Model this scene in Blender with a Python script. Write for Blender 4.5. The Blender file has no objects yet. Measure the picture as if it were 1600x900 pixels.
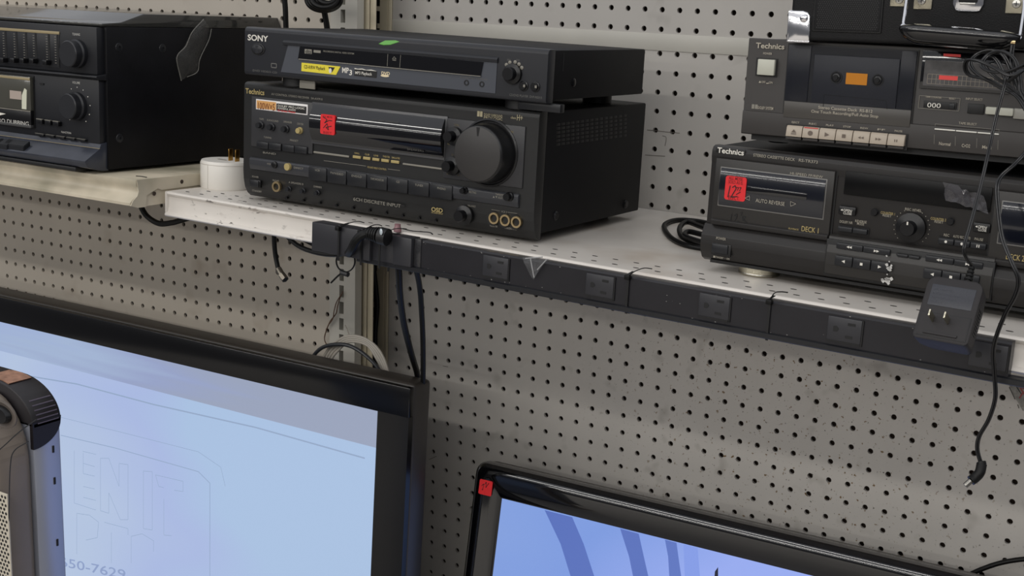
import bpy, bmesh, math, random
from mathutils import Vector, Matrix
random.seed(7)
R_ = math.radians
# ------------------------------------------------------------ camera (solved from the one-inch pegboard grid)
FPX = 2106.44
CAM = Vector((0.71434, -1.62820, 0.43954))
PITCH, ROLL, YAW = -0.2220174, -0.0336763, 0.5663724
CR = (Matrix.Rotation(YAW, 3, 'Z') @ Matrix.Rotation(PITCH, 3, 'X') @ Matrix.Rotation(ROLL, 3, 'Y'))
cx, fw, up = CR.col[0], CR.col[1], CR.col[2]
cam_data = bpy.data.cameras.new('camera')
cam_data.sensor_width = 36.0
cam_data.lens = FPX / 1600 * 36
cam_data.clip_start = 0.01
cam = bpy.data.objects.new('camera', cam_data)
bpy.context.scene.collection.objects.link(cam)
cam.matrix_world = Matrix(((cx[0], up[0], -fw[0], CAM[0]), (cx[1], up[1], -fw[1], CAM[1]), (cx[2], up[2], -fw[2], CAM[2]), (0, 0, 0, 1)))
sc = bpy.context.scene
sc.camera = cam
sc.view_settings.view_transform = 'Standard'
sc.view_settings.look = 'None'
sc.view_settings.gamma = 1.0
sc.view_settings.use_curve_mapping = False
sc.view_settings.exposure = 0.0
C = sc.collection
# ------------------------------------------------------------ world and ceiling lamps
w = bpy.data.worlds.new('shop_air'); sc.world = w; w.use_nodes = True
bg = w.node_tree.nodes['Background']
_nt = w.node_tree; _tc = _nt.nodes.new('ShaderNodeTexCoord'); _sp = _nt.nodes.new('ShaderNodeSeparateXYZ'); _r = _nt.nodes.new('ShaderNodeValToRGB')
_nt.links.new(_tc.outputs['Generated'], _sp.inputs[0]); _nt.links.new(_sp.outputs['Z'], _r.inputs[0]); _nt.links.new(_r.outputs[0], bg.inputs[0])
_r.color_ramp.elements[0].position = 0.0; _r.color_ramp.elements[0].color = (.16, .16, .17, 1)
_r.color_ramp.elements[1].position = .45; _r.color_ramp.elements[1].color = (.93, .95, 1., 1)
bg.inputs[1].default_value = 0.75
def tube_light(y, z, power, x=0.0, length=5.0, width=0.10):
    d = bpy.data.lights.new('ceiling_tube', 'AREA'); d.shape = 'RECTANGLE'; d.size = length; d.size_y = width
    d.energy = power; d.color = (1.0, 0.965, 0.91)
    o = bpy.data.objects.new('ceiling_tube', d); C.objects.link(o); o.location = (x, y, z)
    return o
tube_light(-1.3, 2.1, 9, x=0.2, length=4.2)
tube_light(-3.4, 2.0, 80, x=-.7, length=7.5, width=.16)
tube_light(-6.0, 1.9, 190, x=-1.2, length=9.0, width=.3)
tube_light(-9.0, 1.9, 260, x=-1.2, length=11.0, width=.4)

# ------------------------------------------------------------ helpers
def lin(c):
    return tuple(((v / 255) / 12.92 if v / 255 <= .04045 else ((v / 255 + .055) / 1.055) ** 2.4) for v in c) + (1,)
def ray(px, py):
    return CR @ Vector(((px - 800) / FPX, 1, -(py - 450) / FPX))
def onax(ax, v, px, py):
    d = ray(px, py); return CAM + d * ((v - CAM[ax]) / d[ax])
def at(px, py, y): return onax(1, y, px, py)
def onplane(P, n, px, py):
    d = ray(px, py); return CAM + d * ((P - CAM).dot(n) / d.dot(n))

MATS = {}
def mat(name, rgb, rough=.5, metal=0., noise=0., nscale=60., bump=0., bscale=400., spec=.5, coat=0., trans=0., emit=None, estr=0., alpha=1.):
    if name in MATS: return MATS[name]
    m = bpy.data.materials.new(name); m.use_nodes = True; nt = m.node_tree; b = nt.nodes['Principled BSDF']
    col = lin(rgb)
    b.inputs['Base Color'].default_value = col
    b.inputs['Roughness'].default_value = rough; b.inputs['Metallic'].default_value = metal
    b.inputs['Specular IOR Level'].default_value = spec; b.inputs['Coat Weight'].default_value = coat
    b.inputs['Coat Roughness'].default_value = .05
    b.inputs['Transmission Weight'].default_value = trans; b.inputs['Alpha'].default_value = alpha
    if emit: b.inputs['Emission Color'].default_value = lin(emit); b.inputs['Emission Strength'].default_value = estr
    tc = nt.nodes.new('ShaderNodeTexCoord')
    if noise:
        n = nt.nodes.new('ShaderNodeTexNoise'); n.inputs['Scale'].default_value = nscale; n.inputs['Detail'].default_value = 5
        r = nt.nodes.new('ShaderNodeMapRange'); r.inputs['From Min'].default_value = .3; r.inputs['From Max'].default_value = .7
        r.inputs['To Min'].default_value = 1 - noise; r.inputs['To Max'].default_value = 1 + noise
        x = nt.nodes.new('ShaderNodeVectorMath'); x.operation = 'SCALE'; x.inputs[0].default_value = col[:3]
        nt.links.new(tc.outputs['Object'], n.inputs['Vector']); nt.links.new(n.outputs['Fac'], r.inputs['Value'])
        nt.links.new(r.outputs[0], x.inputs['Scale']); nt.links.new(x.outputs[0], b.inputs['Base Color'])
    if bump:
        n = nt.nodes.new('ShaderNodeTexNoise'); n.inputs['Scale'].default_value = bscale
        bp = nt.nodes.new('ShaderNodeBump'); bp.inputs['Strength'].default_value = bump; bp.inputs['Distance'].default_value = .0005
        nt.links.new(tc.outputs['Object'], n.inputs['Vector']); nt.links.new(n.outputs['Fac'], bp.inputs['Height']); nt.links.new(bp.outputs[0], b.inputs['Normal'])
    MATS[name] = m; return m

def box_tmp(x0, x1, y0, y1, z0, z1, bev=0, seg=2):
    t = bmesh.new(); bmesh.ops.create_cube(t, size=1)
    for v in t.verts:
        v.co = Vector((x0 + (v.co.x + .5) * (x1 - x0), y0 + (v.co.y + .5) * (y1 - y0), z0 + (v.co.z + .5) * (z1 - z0)))
    if bev:
        bev = min(bev, .45 * min(abs(x1 - x0), abs(y1 - y0), abs(z1 - z0)))
        bmesh.ops.bevel(t, geom=t.edges[:], offset=bev, segments=seg, affect='EDGES', profile=.5)
    return t
class MB:
    def __init__(s): s.bm = bmesh.new()
    def add(s, t):
        bmesh.ops.recalc_face_normals(t, faces=t.faces[:])
        me = bpy.data.meshes.new('t'); t.to_mesh(me); t.free(); s.bm.from_mesh(me); bpy.data.meshes.remove(me); return s
    def box(s, x0, x1, y0, y1, z0, z1, bev=0, seg=2):
        return s.add(box_tmp(min(x0, x1), max(x0, x1), min(y0, y1), max(y0, y1), min(z0, z1), max(z0, z1), bev, seg))
    def prism(s, poly, a0, a1, axis='y', bev=0):
        # poly in the plane across `axis`, extruded from a0 to a1
        def P(u, v, a): return {'y': (u, a, v), 'x': (a, u, v), 'z': (u, v, a)}[axis]
        t = bmesh.new(); A = [t.verts.new(P(u, v, a0)) for u, v in poly]; Bv = [t.verts.new(P(u, v, a1)) for u, v in poly]
        n = len(poly); t.faces.new(A); t.faces.new(Bv[::-1])
        for i in range(n): t.faces.new((A[i], A[(i + 1) % n], Bv[(i + 1) % n], Bv[i]))
        if bev: bmesh.ops.recalc_face_normals(t, faces=t.faces[:]); bmesh.ops.bevel(t, geom=t.edges[:], offset=bev, segments=2, affect='EDGES', profile=.5)
        return s.add(t)
    def lathe(s, o, prof, axis='y', n=32, sx=1., sz=1.):
        # prof (r, h) with h measured towards -y (or +z / +x for other axes)
        t = bmesh.new(); rings = []
        for r, h in prof:
            ring = []
            for i in range(n):
                a = 2 * math.pi * i / n; c, q = r * math.cos(a) * sx, r * math.sin(a) * sz
                p = {'y': (o[0] + c, o[1] - h, o[2] + q), 'z': (o[0] + c, o[1] + q, o[2] + h), 'x': (o[0] + h, o[1] + c, o[2] + q)}[axis]
                ring.append(t.verts.new(p))
            rings.append(ring)
        for a, b in zip(rings, rings[1:]):
            for i in range(n): t.faces.new((a[i], a[(i + 1) % n], b[(i + 1) % n], b[i]))
        t.faces.new(rings[0]); t.faces.new(rings[-1])
        bmesh.ops.remove_doubles(t, verts=t.verts[:], dist=1e-7)
        return s.add(t)
    def tube(s, pts, r, n=10, cyc=False, sub=6, flat=1., cap=True):
        pts = [Vector(p) for p in pts]
        if sub > 1 and len(pts) > 2:
            out = []; N = len(pts); rng = range(N) if cyc else range(N - 1)
            for i in rng:
                p0 = pts[(i - 1) % N] if (cyc or i > 0) else pts[0] * 2 - pts[1]; p1 = pts[i]; p2 = pts[(i + 1) % N]
                p3 = pts[(i + 2) % N] if (cyc or i + 2 < N) else p2 * 2 - p1
                for k in range(sub):
                    t_ = k / sub
                    out.append(.5 * ((2 * p1) + (p2 - p0) * t_ + (2 * p0 - 5 * p1 + 4 * p2 - p3) * t_ ** 2 + (3 * p1 - p0 - 3 * p2 + p3) * t_ ** 3))
            if not cyc: out.append(pts[-1])
            pts = out
        t = bmesh.new(); N = len(pts); rings = []; prev = None
        for i in range(N):
            a = pts[(i - 1) % N] if (cyc or i) else pts[0]; b = pts[(i + 1) % N] if (cyc or i < N - 1) else pts[-1]
            T = (b - a).normalized()
            if prev is None:
                prev = T.cross(Vector((0, 0, 1)));
                if prev.length < .1: prev = T.cross(Vector((1, 0, 0)))
            prev = (prev - T * prev.dot(T)).normalized(); U = prev; V = T.cross(U)
            rings.append([t.verts.new(pts[i] + (U * math.cos(2 * math.pi * k / n) + V * math.sin(2 * math.pi * k / n) * flat) * r) for k in range(n)])
        for i in range(N if cyc else N - 1):
            a, b = rings[i], rings[(i + 1) % N]
            for k in range(n): t.faces.new((a[k], a[(k + 1) % n], b[(k + 1) % n], b[k]))
        if not cyc and cap: t.faces.new(rings[0]); t.faces.new(rings[-1])
        return s.add(t)
    def poly(s, pts):
        vs = [s.bm.verts.new(p) for p in pts]; s.bm.faces.new(vs); return s
    def build(s, name, m, parent=None, smooth=True, label=None, angle=.6):
        me = bpy.data.meshes.new(name); s.bm.to_mesh(me); s.bm.free()
        if smooth:
            me.polygons.foreach_set('use_smooth', [True] * len(me.polygons)); me.set_sharp_from_angle(angle=angle)
        me.materials.append(m); o = bpy.data.objects.new(name, me); C.objects.link(o)
        if parent: o.parent = parent
        if label: o['label'] = label
        return o
def tag(o, label, cat, group=None):
    o['label'] = label; o['category'] = cat
    if group: o['group'] = group
    return o
def struct(o): o['kind'] = 'structure'; return o
def empty(name, label, cat, M=None, group=None):
    o = bpy.data.objects.new(name, None); o.empty_display_size = .03; C.objects.link(o)
    if M: o.matrix_world = M
    return tag(o, label, cat, group)

_tc = {}
def text_faces(s):
    if s in _tc: return _tc[s]
    cu = bpy.data.curves.new('txt', 'FONT'); cu.body = s; cu.offset = .022 if s in ('SONY', 'Technics', 'DVD', 'MP', '3', 'OSD') else .006; cu.size = 1; cu.resolution_u = 3
    o = bpy.data.objects.new('txt', cu); C.objects.link(o)
    me = o.evaluated_get(bpy.context.evaluated_depsgraph_get()).to_mesh()
    V = [tuple(v.co) for v in me.vertices]; F = [tuple(p.vertices) for p in me.polygons]
    o.to_mesh_clear() if hasattr(o, 'to_mesh_clear') else None
    bpy.data.objects.remove(o); bpy.data.curves.remove(cu)
    _tc[s] = (V, F); return V, F

class Dev:
    """a thing whose front is its local plane y = 0, x to the right, z up"""
    def __init__(s, name, label, cat, O, basis, group=None):
        s.O = Vector(O); s.Bm = basis
        s.M = Matrix.Translation(s.O) @ basis.to_4x4()
        s.root = empty(name, label, cat, s.M, group)
    def uv(s, px, py, d=0.):
        X = onplane(s.O + s.Bm.col[1] * d, s.Bm.col[1], px, py); L = s.Bm.transposed() @ (X - s.O); return L.x, L.z
    def side(s, px, py, u):
        X = onplane(s.O + s.Bm.col[0] * u, s.Bm.col[0], px, py); L = s.Bm.transposed() @ (X - s.O); return L.y, L.z
    def rect(s, mb, tl, br, y0=0., y1=-.0005, bev=0, d=None):
        d = y1 if d is None else d
        u0, v1 = s.uv(*tl, d); u1, v0 = s.uv(*br, d)
        return mb.box(u0, u1, y0, y1, v0, v1, bev)
    def part(s, name, m, tl, br, y0=.0, y1=-.001, bev=0., parent=None, label=None):
        mb = MB(); s.rect(mb, tl, br, y0, y1, bev); return mb.build(name, m, parent or s.root, label=label)
    def text(s, mb, t, a, b, h, d=-.0004):
        V, F = text_faces(t); x0 = min(v[0] for v in V); x1 = max(v[0] for v in V); y1 = max(v[1] for v in V)
        u0, w0 = s.uv(*a, d); u1, w1 = s.uv(*b, d); k = (u1 - u0) / (x1 - x0); kh = h / .73; sl = (w1 - w0) / (u1 - u0) if abs(w1 - w0) > .002 else 0; wm = w0 if sl else (w0 + w1) / 2
        vs = [s_v for s_v in [mb.bm.verts.new((u0 + (v[0] - x0) * k, d, wm + sl * (v[0] - x0) * k + v[1] * kh)) for v in V]]
        for f in F:
            try: mb.bm.faces.new([vs[i] for i in f])
            except ValueError: pass
    def knob(s, name, m, c, r, L, tip=None, y0=0., pointer=None, parent=None, n=32):
        u, v = s.uv(*c, y0); tip = tip or r
        mb = MB().lathe((u, y0, v), [(r, 0), (r, L * .3), (tip, L * .42) if tip < r * .95 else (r, L * .42), (tip, L * .93), (tip * .93, L), (0, L)], n=n)
        o = mb.build(name, m, parent or s.root)
        if pointer:
            q = MB().box(u - r * .05, u + r * .05, y0 - L - .0003, y0 - L * .8, v + tip * .55, v + tip * .97); q.build('pointer', pointer, o)
        return o
    def disc(s, mb, c, r, y0=0., y1=-.0005, n=20):
        u, v = s.uv(*c, y1); mb.lathe((u, y0, v), [(r, 0), (r, y0 - y1), (0, y0 - y1)], n=n); return mb
    def ring(s, mb, c, r, ri, y0=0., y1=-.002, n=28):
        u, v = s.uv(*c, y1); mb.lathe((u, y0, v), [(r, 0), (r, y0 - y1), (ri, y0 - y1), (ri, 0)], n=n); return mb
    def line(s, mb, a, b, th=.0004, d=-.0004):
        u0, v0 = s.uv(*a, d); u1, v1 = s.uv(*b, d); n = Vector((-(v1 - v0), u1 - u0)).normalized() * th / 2
        mb.poly([(u0 - n.x, d, v0 - n.y), (u1 - n.x, d, v1 - n.y), (u1 + n.x, d, v1 + n.y), (u0 + n.x, d, v0 + n.y)])
    def pline(s, mb, pts, th=.0005, d=-.0004):
        for a, b in zip(pts, pts[1:]): s.line(mb, a, b, th, d)
    def rpart(s, name, m, tl, br, y0, y1, rad, parent=None, label=None, skew=0.):
        u0, v1 = s.uv(*tl, y1); u1, v0 = s.uv(*br, y1); P = []
        for cx_, cz_, a0 in ((u1 - rad, v1 - rad, 0), (u0 + rad, v1 - rad, 90), (u0 + rad, v0 + rad, 180), (u1 - rad, v0 + rad, 270)):
            for k in range(5): a = R_(a0 + k * 22.5); x_ = cx_ + rad * math.cos(a); P.append((x_ + skew * (cz_ + rad * math.sin(a) - v0), cz_ + rad * math.sin(a)))
        return MB().prism(P, y0, y1).build(name, m, parent or s.root, label=label)
    def quad(s, mb, pts, d=-.0004):
        mb.poly([(s.uv(x, y, d)[0], d, s.uv(x, y, d)[1]) for x, y in pts])

def basis(yaw=0., tx=0., ty=0.):
    """tx: slope dz/dx, ty: slope dz/dy, then turned by yaw about its own up"""
    ex = Vector((1, 0, tx)).normalized(); ez = ex.cross(Vector((0, 1, ty))).normalized(); ey = ez.cross(ex)
    return Matrix((ex, ey, ez)).transposed() @ Matrix.Rotation(yaw, 3, 'Z')
def shelf_z(x, y): return .1456 - .012 * x - .0195 * y

# ------------------------------------------------------------ materials
def wall_mat(name, rgb, specks):
    m = mat(name, rgb, rough=.42, noise=.035, nscale=9, bump=.15, bscale=900)
    nt = m.node_tree; b = nt.nodes['Principled BSDF']; src = b.inputs['Base Color'].links[0].from_socket
    tc = nt.nodes.new('ShaderNodeTexCoord')
    def speck(scale, lo, hi, colr, reg, rad):
        n = nt.nodes.new('ShaderNodeTexNoise'); n.inputs['Scale'].default_value = scale; n.inputs['Detail'].default_value = 2
        nt.links.new(tc.outputs['Object'], n.inputs['Vector'])
        r = nt.nodes.new('ShaderNodeMapRange'); r.inputs['From Min'].default_value = lo; r.inputs['From Max'].default_value = hi
        nt.links.new(n.outputs['Fac'], r.inputs['Value'])
        d = nt.nodes.new('ShaderNodeVectorMath'); d.operation = 'DISTANCE'; d.inputs[1].default_value = reg
        nt.links.new(tc.outputs['Object'], d.inputs[0])
        k = nt.nodes.new('ShaderNodeMapRange'); k.inputs['From Min'].default_value = rad; k.inputs['From Max'].default_value = rad * .3
        nt.links.new(d.outputs['Value'], k.inputs['Value'])
        mu = nt.nodes.new('ShaderNodeMath'); mu.operation = 'MULTIPLY'; nt.links.new(r.outputs[0], mu.inputs[0]); nt.links.new(k.outputs[0], mu.inputs[1])
        return mu.outputs[0], lin(colr)
    for args in specks:
        f, c = speck(*args); mx = nt.nodes.new('ShaderNodeMix'); mx.data_type = 'RGBA'
        nt.links.new(f, mx.inputs[0]); nt.links.new(src, mx.inputs[6]); mx.inputs[7].default_value = c; src = mx.outputs[2]
    nt.links.new(src, b.inputs['Base Color']); return m
W_PEG = wall_mat('pegboard_paint', (181, 177, 171), [(150, .65, .70, (104, 80, 44), (.13, 0, -.15), .36), (260, .665, .72, (64, 56, 46), (.16, 0, -.12), .40), (24, .62, .8, (150, 145, 138), (-.05, 0, -.1), .8)])
W_PEGL = wall_mat('pegboard_paint_left', (184, 176, 164), [(20, .6, .8, (160, 148, 134), (-.8, 0, -.05), .6)])
M_DARK = mat('board_back', (58, 46, 38), .9)
M_BEIGE = mat('upright_enamel', (192, 182, 158), .4, noise=.03, nscale=20)
M_GREYB = mat('upright_enamel_grey', (186, 183, 174), .4, noise=.03, nscale=20)
M_SHELF = mat('shelf_enamel', (214, 208, 200), .33, noise=.05, nscale=14)
M_SHELFL = mat('shelf_enamel_cream', (208, 197, 176), .38, noise=.05, nscale=14)
M_SLOT = mat('slot_dark', (46, 42, 38), .8)
M_STRIP = mat('strip_black', (31, 30, 34), .34, noise=.12, nscale=30, spec=.4)
M_OUT = mat('outlet_black', (42, 42, 46), .42)
M_BLK = mat('plain_black', (12, 12, 13), .5)
M_CORD = mat('cord_black', (12, 12, 12), .45, spec=.25)
M_CASE = mat('steel_cover_black', (17, 17, 19), .6, spec=.22, bump=.12, bscale=1500)
M_FACE = mat('receiver_face', (36, 36, 36), .42, spec=.35, noise=.05, nscale=80)
M_PANEL = mat('receiver_panel', (54, 54, 56), .36, spec=.4, noise=.03, nscale=80)
M_BAND = mat('receiver_band', (52, 53, 57), .34)
M_BTN = mat('button_black', (30, 31, 34), .35, spec=.4)
M_BTND = mat('button_dark', (15, 15, 17), .3, spec=.4)
M_GLASS = mat('display_glass', (7, 7, 11), .06, coat=.6)
M_GOLD = mat('gold_metal', (226, 200, 152), .28, metal=1)
M_YEL = mat('gold_print', (170, 152, 100), .5)
M_WHT = mat('white_print', (222, 218, 208), .5)
M_GRYP = mat('grey_print', (132, 128, 118), .5)
M_CHR = mat('chrome', (225, 225, 228), .12, metal=1)
M_STEEL = mat('brushed_steel', (190, 188, 182), .3, metal=1)
M_NICK = mat('nickel_plate', (196, 190, 170), .32, metal=1)
M_RED = mat('red_sticker', (222, 34, 40), .55, noise=.06, nscale=200)
M_REDD = mat('red_sticker_print', (120, 12, 18), .6)
M_INK = mat('marker_ink', (26, 14, 16), .5)
M_SONY = mat('player_face', (38, 39, 43), .4, spec=.35)
M_SONYP = mat('player_panel', (72, 75, 82), .34)
M_YST = mat('yellow_sticker', (228, 212, 60), .45)
M_GRN = mat('green_sticker', (86, 170, 40), .5)
M_BLKP = mat('black_print', (16, 15, 14), .5)
M_DECKB = mat('deck_face', (37, 35, 34), .4, spec=.35, noise=.05, nscale=60)
M_DECKBP = mat('deck_panel', (44, 42, 40), .36, spec=.4, noise=.03)
M_DECKA = mat('old_deck_face', (56, 53, 51), .42, spec=.4, noise=.04, nscale=60)
M_NAVY = mat('cassette_window', (16, 19, 28), .12, coat=.4)
M_KEY = mat('beige_key', (172, 160, 144), .38)
M_KEYL = mat('pale_button', (190, 190, 176), .4)
M_WBAR = mat('white_bar', (235, 232, 222), .4)
M_TOLEX = mat('tolex', (12, 12, 14), .5, spec=.35, bump=.5, bscale=900)
M_GRILL = mat('grille_mesh', (20, 20, 22), .45, metal=.4)
M_STER = mat('stereo_face', (26, 27, 31), .42, spec=.35, noise=.06, nscale=60)
M_STERC = mat('stereo_cabinet', (13, 13, 16), .45, spec=.2, noise=.25, nscale=30, bump=.2, bscale=500)
M_KHAKI = mat('khaki_stripe', (150, 136, 104), .4)
M_WHP = mat('white_plastic', (226, 222, 214), .4)
M_ADP = mat('adapter_plastic', (44, 42, 43), .55, spec=.3, bump=.25, bscale=1800)
M_ADPL = mat('adapter_label', (40, 42, 50), .4, noise=.15, nscale=900)
M_TVM = mat('tv_bezel', (7, 7, 9), .2, spec=.4)
M_TVG = mat('tv_bezel_gloss', (6, 6, 8), .05, coat=.8)
M_TVE = mat('tv_edge', (52, 48, 44), .4)
M_TVEG = mat('tv_edge_gloss', (84, 82, 80), .2)
M_HEAT = mat('heater_taupe', (120, 110, 100), .42, noise=.04, nscale=40)
M_HEATS = mat('heater_silver', (168, 172, 184), .3, metal=.5)
M_HEATM = mat('heater_mesh', (196, 188, 172), .4, metal=.3)
M_FOIL = mat('crumpled_film', (120, 118, 122), .08, alpha=.32, coat=1.)
M_FILM = mat('clear_film', (120, 118, 114), .15, alpha=.2, coat=.6)
M_GREYC = mat('cord_grey', (168, 162, 152), .5)
M_COPPER = mat('wire_brown', (92, 70, 56), .5)
M_DUSTC = mat('smoked_acrylic', (52, 52, 50), .1, alpha=.82, coat=.5)

def dirt(m, scale, lo, hi, colr, reg, rad, stretch=(1, 1, 1)):
    nt = m.node_tree; b = nt.nodes['Principled BSDF']; src = b.inputs['Base Color'].links[0].from_socket
    tc = nt.nodes.new('ShaderNodeTexCoord'); mp = nt.nodes.new('ShaderNodeMapping'); mp.inputs['Scale'].default_value = stretch; nt.links.new(tc.outputs['Object'], mp.inputs[0])
    n = nt.nodes.new('ShaderNodeTexNoise'); n.inputs['Scale'].default_value = scale; n.inputs['Detail'].default_value = 3; nt.links.new(mp.outputs[0], n.inputs['Vector'])
    r = nt.nodes.new('ShaderNodeMapRange'); r.inputs['From Min'].default_value = lo; r.inputs['From Max'].default_value = hi; nt.links.new(n.outputs['Fac'], r.inputs['Value'])
    d = nt.nodes.new('ShaderNodeVectorMath'); d.operation = 'DISTANCE'; d.inputs[1].default_value = reg; nt.links.new(tc.outputs['Object'], d.inputs[0])
    k = nt.nodes.new('ShaderNodeMapRange'); k.inputs['From Min'].default_value = rad; k.inputs['From Max'].default_value = rad * .4; nt.links.new(d.outputs['Value'], k.inputs['Value'])
    mu = nt.nodes.new('ShaderNodeMath'); mu.operation = 'MULTIPLY'; nt.links.new(r.outputs[0], mu.inputs[0]); nt.links.new(k.outputs[0], mu.inputs[1])
    mx = nt.nodes.new('ShaderNodeMix'); mx.data_type = 'RGBA'; nt.links.new(mu.outputs[0], mx.inputs[0]); nt.links.new(src, mx.inputs[6]); mx.inputs[7].default_value = lin(colr); nt.links.new(mx.outputs[2], b.inputs['Base Color'])
dirt(M_SHELFL, 12, .35, .7, (150, 144, 124), (1.0, .2, 0), .5)
dirt(M_SHELF, 170, .64, .70, (96, 90, 84), (.12, .03, 0), .11, (.45, 1, 1))
dirt(M_SHELF, 90, .63, .75, (170, 160, 152), (.20, 0, -.015), .16, (.4, 1, 1))
dirt(M_SHELF, 8, .50, .75, (176, 160, 142), (.72, .22, 0), .32)
# ------------------------------------------------------------ pegboard panels with real punched holes
def pegboard(name, xs, zs, y, x0, x1, z0, z1, m, depth=.004, r=.0037):
    h = .0127; V = []; F = []; n = 16
    def q(a, b, c, d): F.append((a, b, c, d))
    xs = sorted(xs); zs = sorted(zs)
    for z in zs:
        for x in xs:
            L = x - h if x != xs[0] else x0; Rr = x + h if x != xs[-1] else x1
            Bt = z - h if z != zs[0] else z0; T = z + h if z != zs[-1] else z1
            b = len(V)
            for k in range(n):
                a = 2 * math.pi * k / n; c, s_ = math.cos(a), math.sin(a); V.append((x + r * c, y, z + r * s_))
            for k in range(n):
                a = 2 * math.pi * k / n; c, s_ = math.cos(a), math.sin(a); f = max(abs(c), abs(s_))
                ox, oz = c / f, s_ / f
                V.append((x + ox * ((Rr - x) if ox > 0 else (x - L)), y, z + oz * ((T - z) if oz > 0 else (z - Bt))))
            for k in range(n):
                a = 2 * math.pi * k / n; V.append((x + r * math.cos(a), y + depth, z + r * math.sin(a)))
            for k in range(n):
                k2 = (k + 1) % n; q(b + k, b + n + k, b + n + k2, b + k2); q(b + k, b + k2, b + 2 * n + k2, b + 2 * n + k)
    me = bpy.data.meshes.new(name); me.from_pydata(V, [], F); me.validate(); me.materials.append(m)
    o = bpy.data.objects.new(name, me); C.objects.link(o); struct(o)
    MB().box(x0, x1, y + .014, y + .02, z0, z1).build('backing_board', M_DARK, o)
    return o
P_ = .0254
YL = -.0967
wr = pegboard('wall_back', [P_ * i for i in range(-21, 34)], [-P_ * i for i in range(-14, 31)], 0., -.5482, .86, -.76, .3612, W_PEG)
pegboard('wall_back', [P_ * i for i in range(-21, 34)], [.387 + P_ * i for i in range(0, 7)], 0., -.5482, .86, .3812, .56, W_PEG)
pegboard('wall_left', [-1.353 + P_ * i for i in range(-24, 31)], [.0405 - P_ * i for i in range(-12, 31)], YL, -1.98, -.5855, -.76, .358, W_PEGL)
pegboard('wall_left', [-1.3405 + P_ * i for i in range(-24, 30)], [.3776 + P_ * i for i in range(0, 7)], YL, -1.98, -.5855, .3585, .56, W_PEGL)
struct(MB().box(-.5482, .86, -.0012, .006, .3594, .3812, .0003).build('trim_1', M_GREYB))
# slotted uprights
def upright(name, x0, x1, y0, y1, s0, s1, zslots, m, z0=-.76, z1=.56, L=.0185):
    mb = MB(); zs = sorted(zslots)
    mb.box(x0, s0, y0, y1, z0, z1); mb.box(s1, x1, y0, y1, z0, z1)
    lo = z0
    for z in zs: mb.box(s0, s1, y0, y1, lo, z - L / 2); lo = z + L / 2
    mb.box(s0, s1, y0, y1, lo, z1)
    o = struct(mb.build(name, m, smooth=False)); MB().box(s0 - .001, s1 + .001, y1 - .001, y1 + .002, z0, z1).build('slot_channel', M_BLK, o)
    return o
upright('trim_2', -.5855, -.5362, YL - .0015, YL + .014, -.5665, -.5580, [.0047 - .0254 * k for k in range(-21, 30)], M_GREYB)
o = struct(MB().box(-.604, -.548, .0035, .03, -.76, .56).build('trim_3', M_BEIGE))
upright('trim_4', -.5935, -.5555, -.004, .003, -.5805, -.5695, [.0025 - .0254 * k for k in range(-21, 30)], M_BEIGE)
struct(MB().box(-.5425, -.5322, -.076, -.0735, -.76, .56, .0008).build('trim_5', M_BEIGE)); struct(MB().box(-.5314, -.5215, -.0745, -.072, -.76, .56, .0008).build('trim_8', M_BEIGE))
struct(MB().box(-.5548, -.549, -.003, .001, -.76, .56, .0006).build('trim_6', M_BEIGE))
struct(MB().box(-2.2, 2.2, -6.5, .1, -.80, -.76).build('floor', mat('vinyl_floor', (150, 145, 138), .4, noise=.06, nscale=3)))
# side return behind the left section
struct(MB().box(-1.98, -.6075, YL + .021, .05, -.76, .56).build('wall_side', M_DARK))

# ------------------------------------------------------------ shelves
B_SH = basis(0, -.012, -.0195)
def right_shelf():
    x0, x1, D = -.5995, .62, .405
    O = Vector((x0, -D, shelf_z(x0, -D)))
    d = Dev('display_shelf', 'white metal shelf carrying the receiver and the cassette decks', 'shelf', O, B_SH); r = d.root; Lx = (x1 - x0)
    H = .032
    # top sheet with rolled front lip, front apron, end flange
    prof = [(0.0035, 0), (D - .002, 0), (D - .002, -.0012), (.004, -.0012), (.0035, -.004), (.0025, -H + .006), (.0005, -H + .001), (-.0005, -H), (-.0042, -H + .0003), (-.0056, -H + .0022), (-.0048, -H + .0042), (-.0008, -H + .0056), (.0012, -H + .012), (.0014, -.0062), (-.0014, -.0046), (-.0024, -.0022), (-.0012, -.0005), (.001, .0002)]
    MB().prism(prof, 0, Lx, 'x').build('shelf_top', M_SHELF, r, angle=.9)
    mb = MB().box(-.0018, .0006, -.0034, .30, -H, .0004, .0008); mb.box(-.0016, .02, .02, D - .03, -H * .95, -H * .95 + .0012)
    mb.build('end_flange', M_SHELF, r)
    # punched slots in two staggered rows
    mb = MB()
    for row, (ly, off) in enumerate(((.0175, 0), (.0425, .0127))):
        for i in range(47):
            x = .018 + off + i * .0254
            mb.lathe((x, ly, .0001), [(.0034, 0), (.0034, .0004), (0, .0004)], 'z', 12, 1., .32)
    mb.build('punched_slots', M_SLOT, r)
    MB().box(.03, Lx - .03, D - .06, D - .03, -H, -.0013).build('rear_brace', M_SHELF, r)
    return d
SH = right_shelf()
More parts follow.
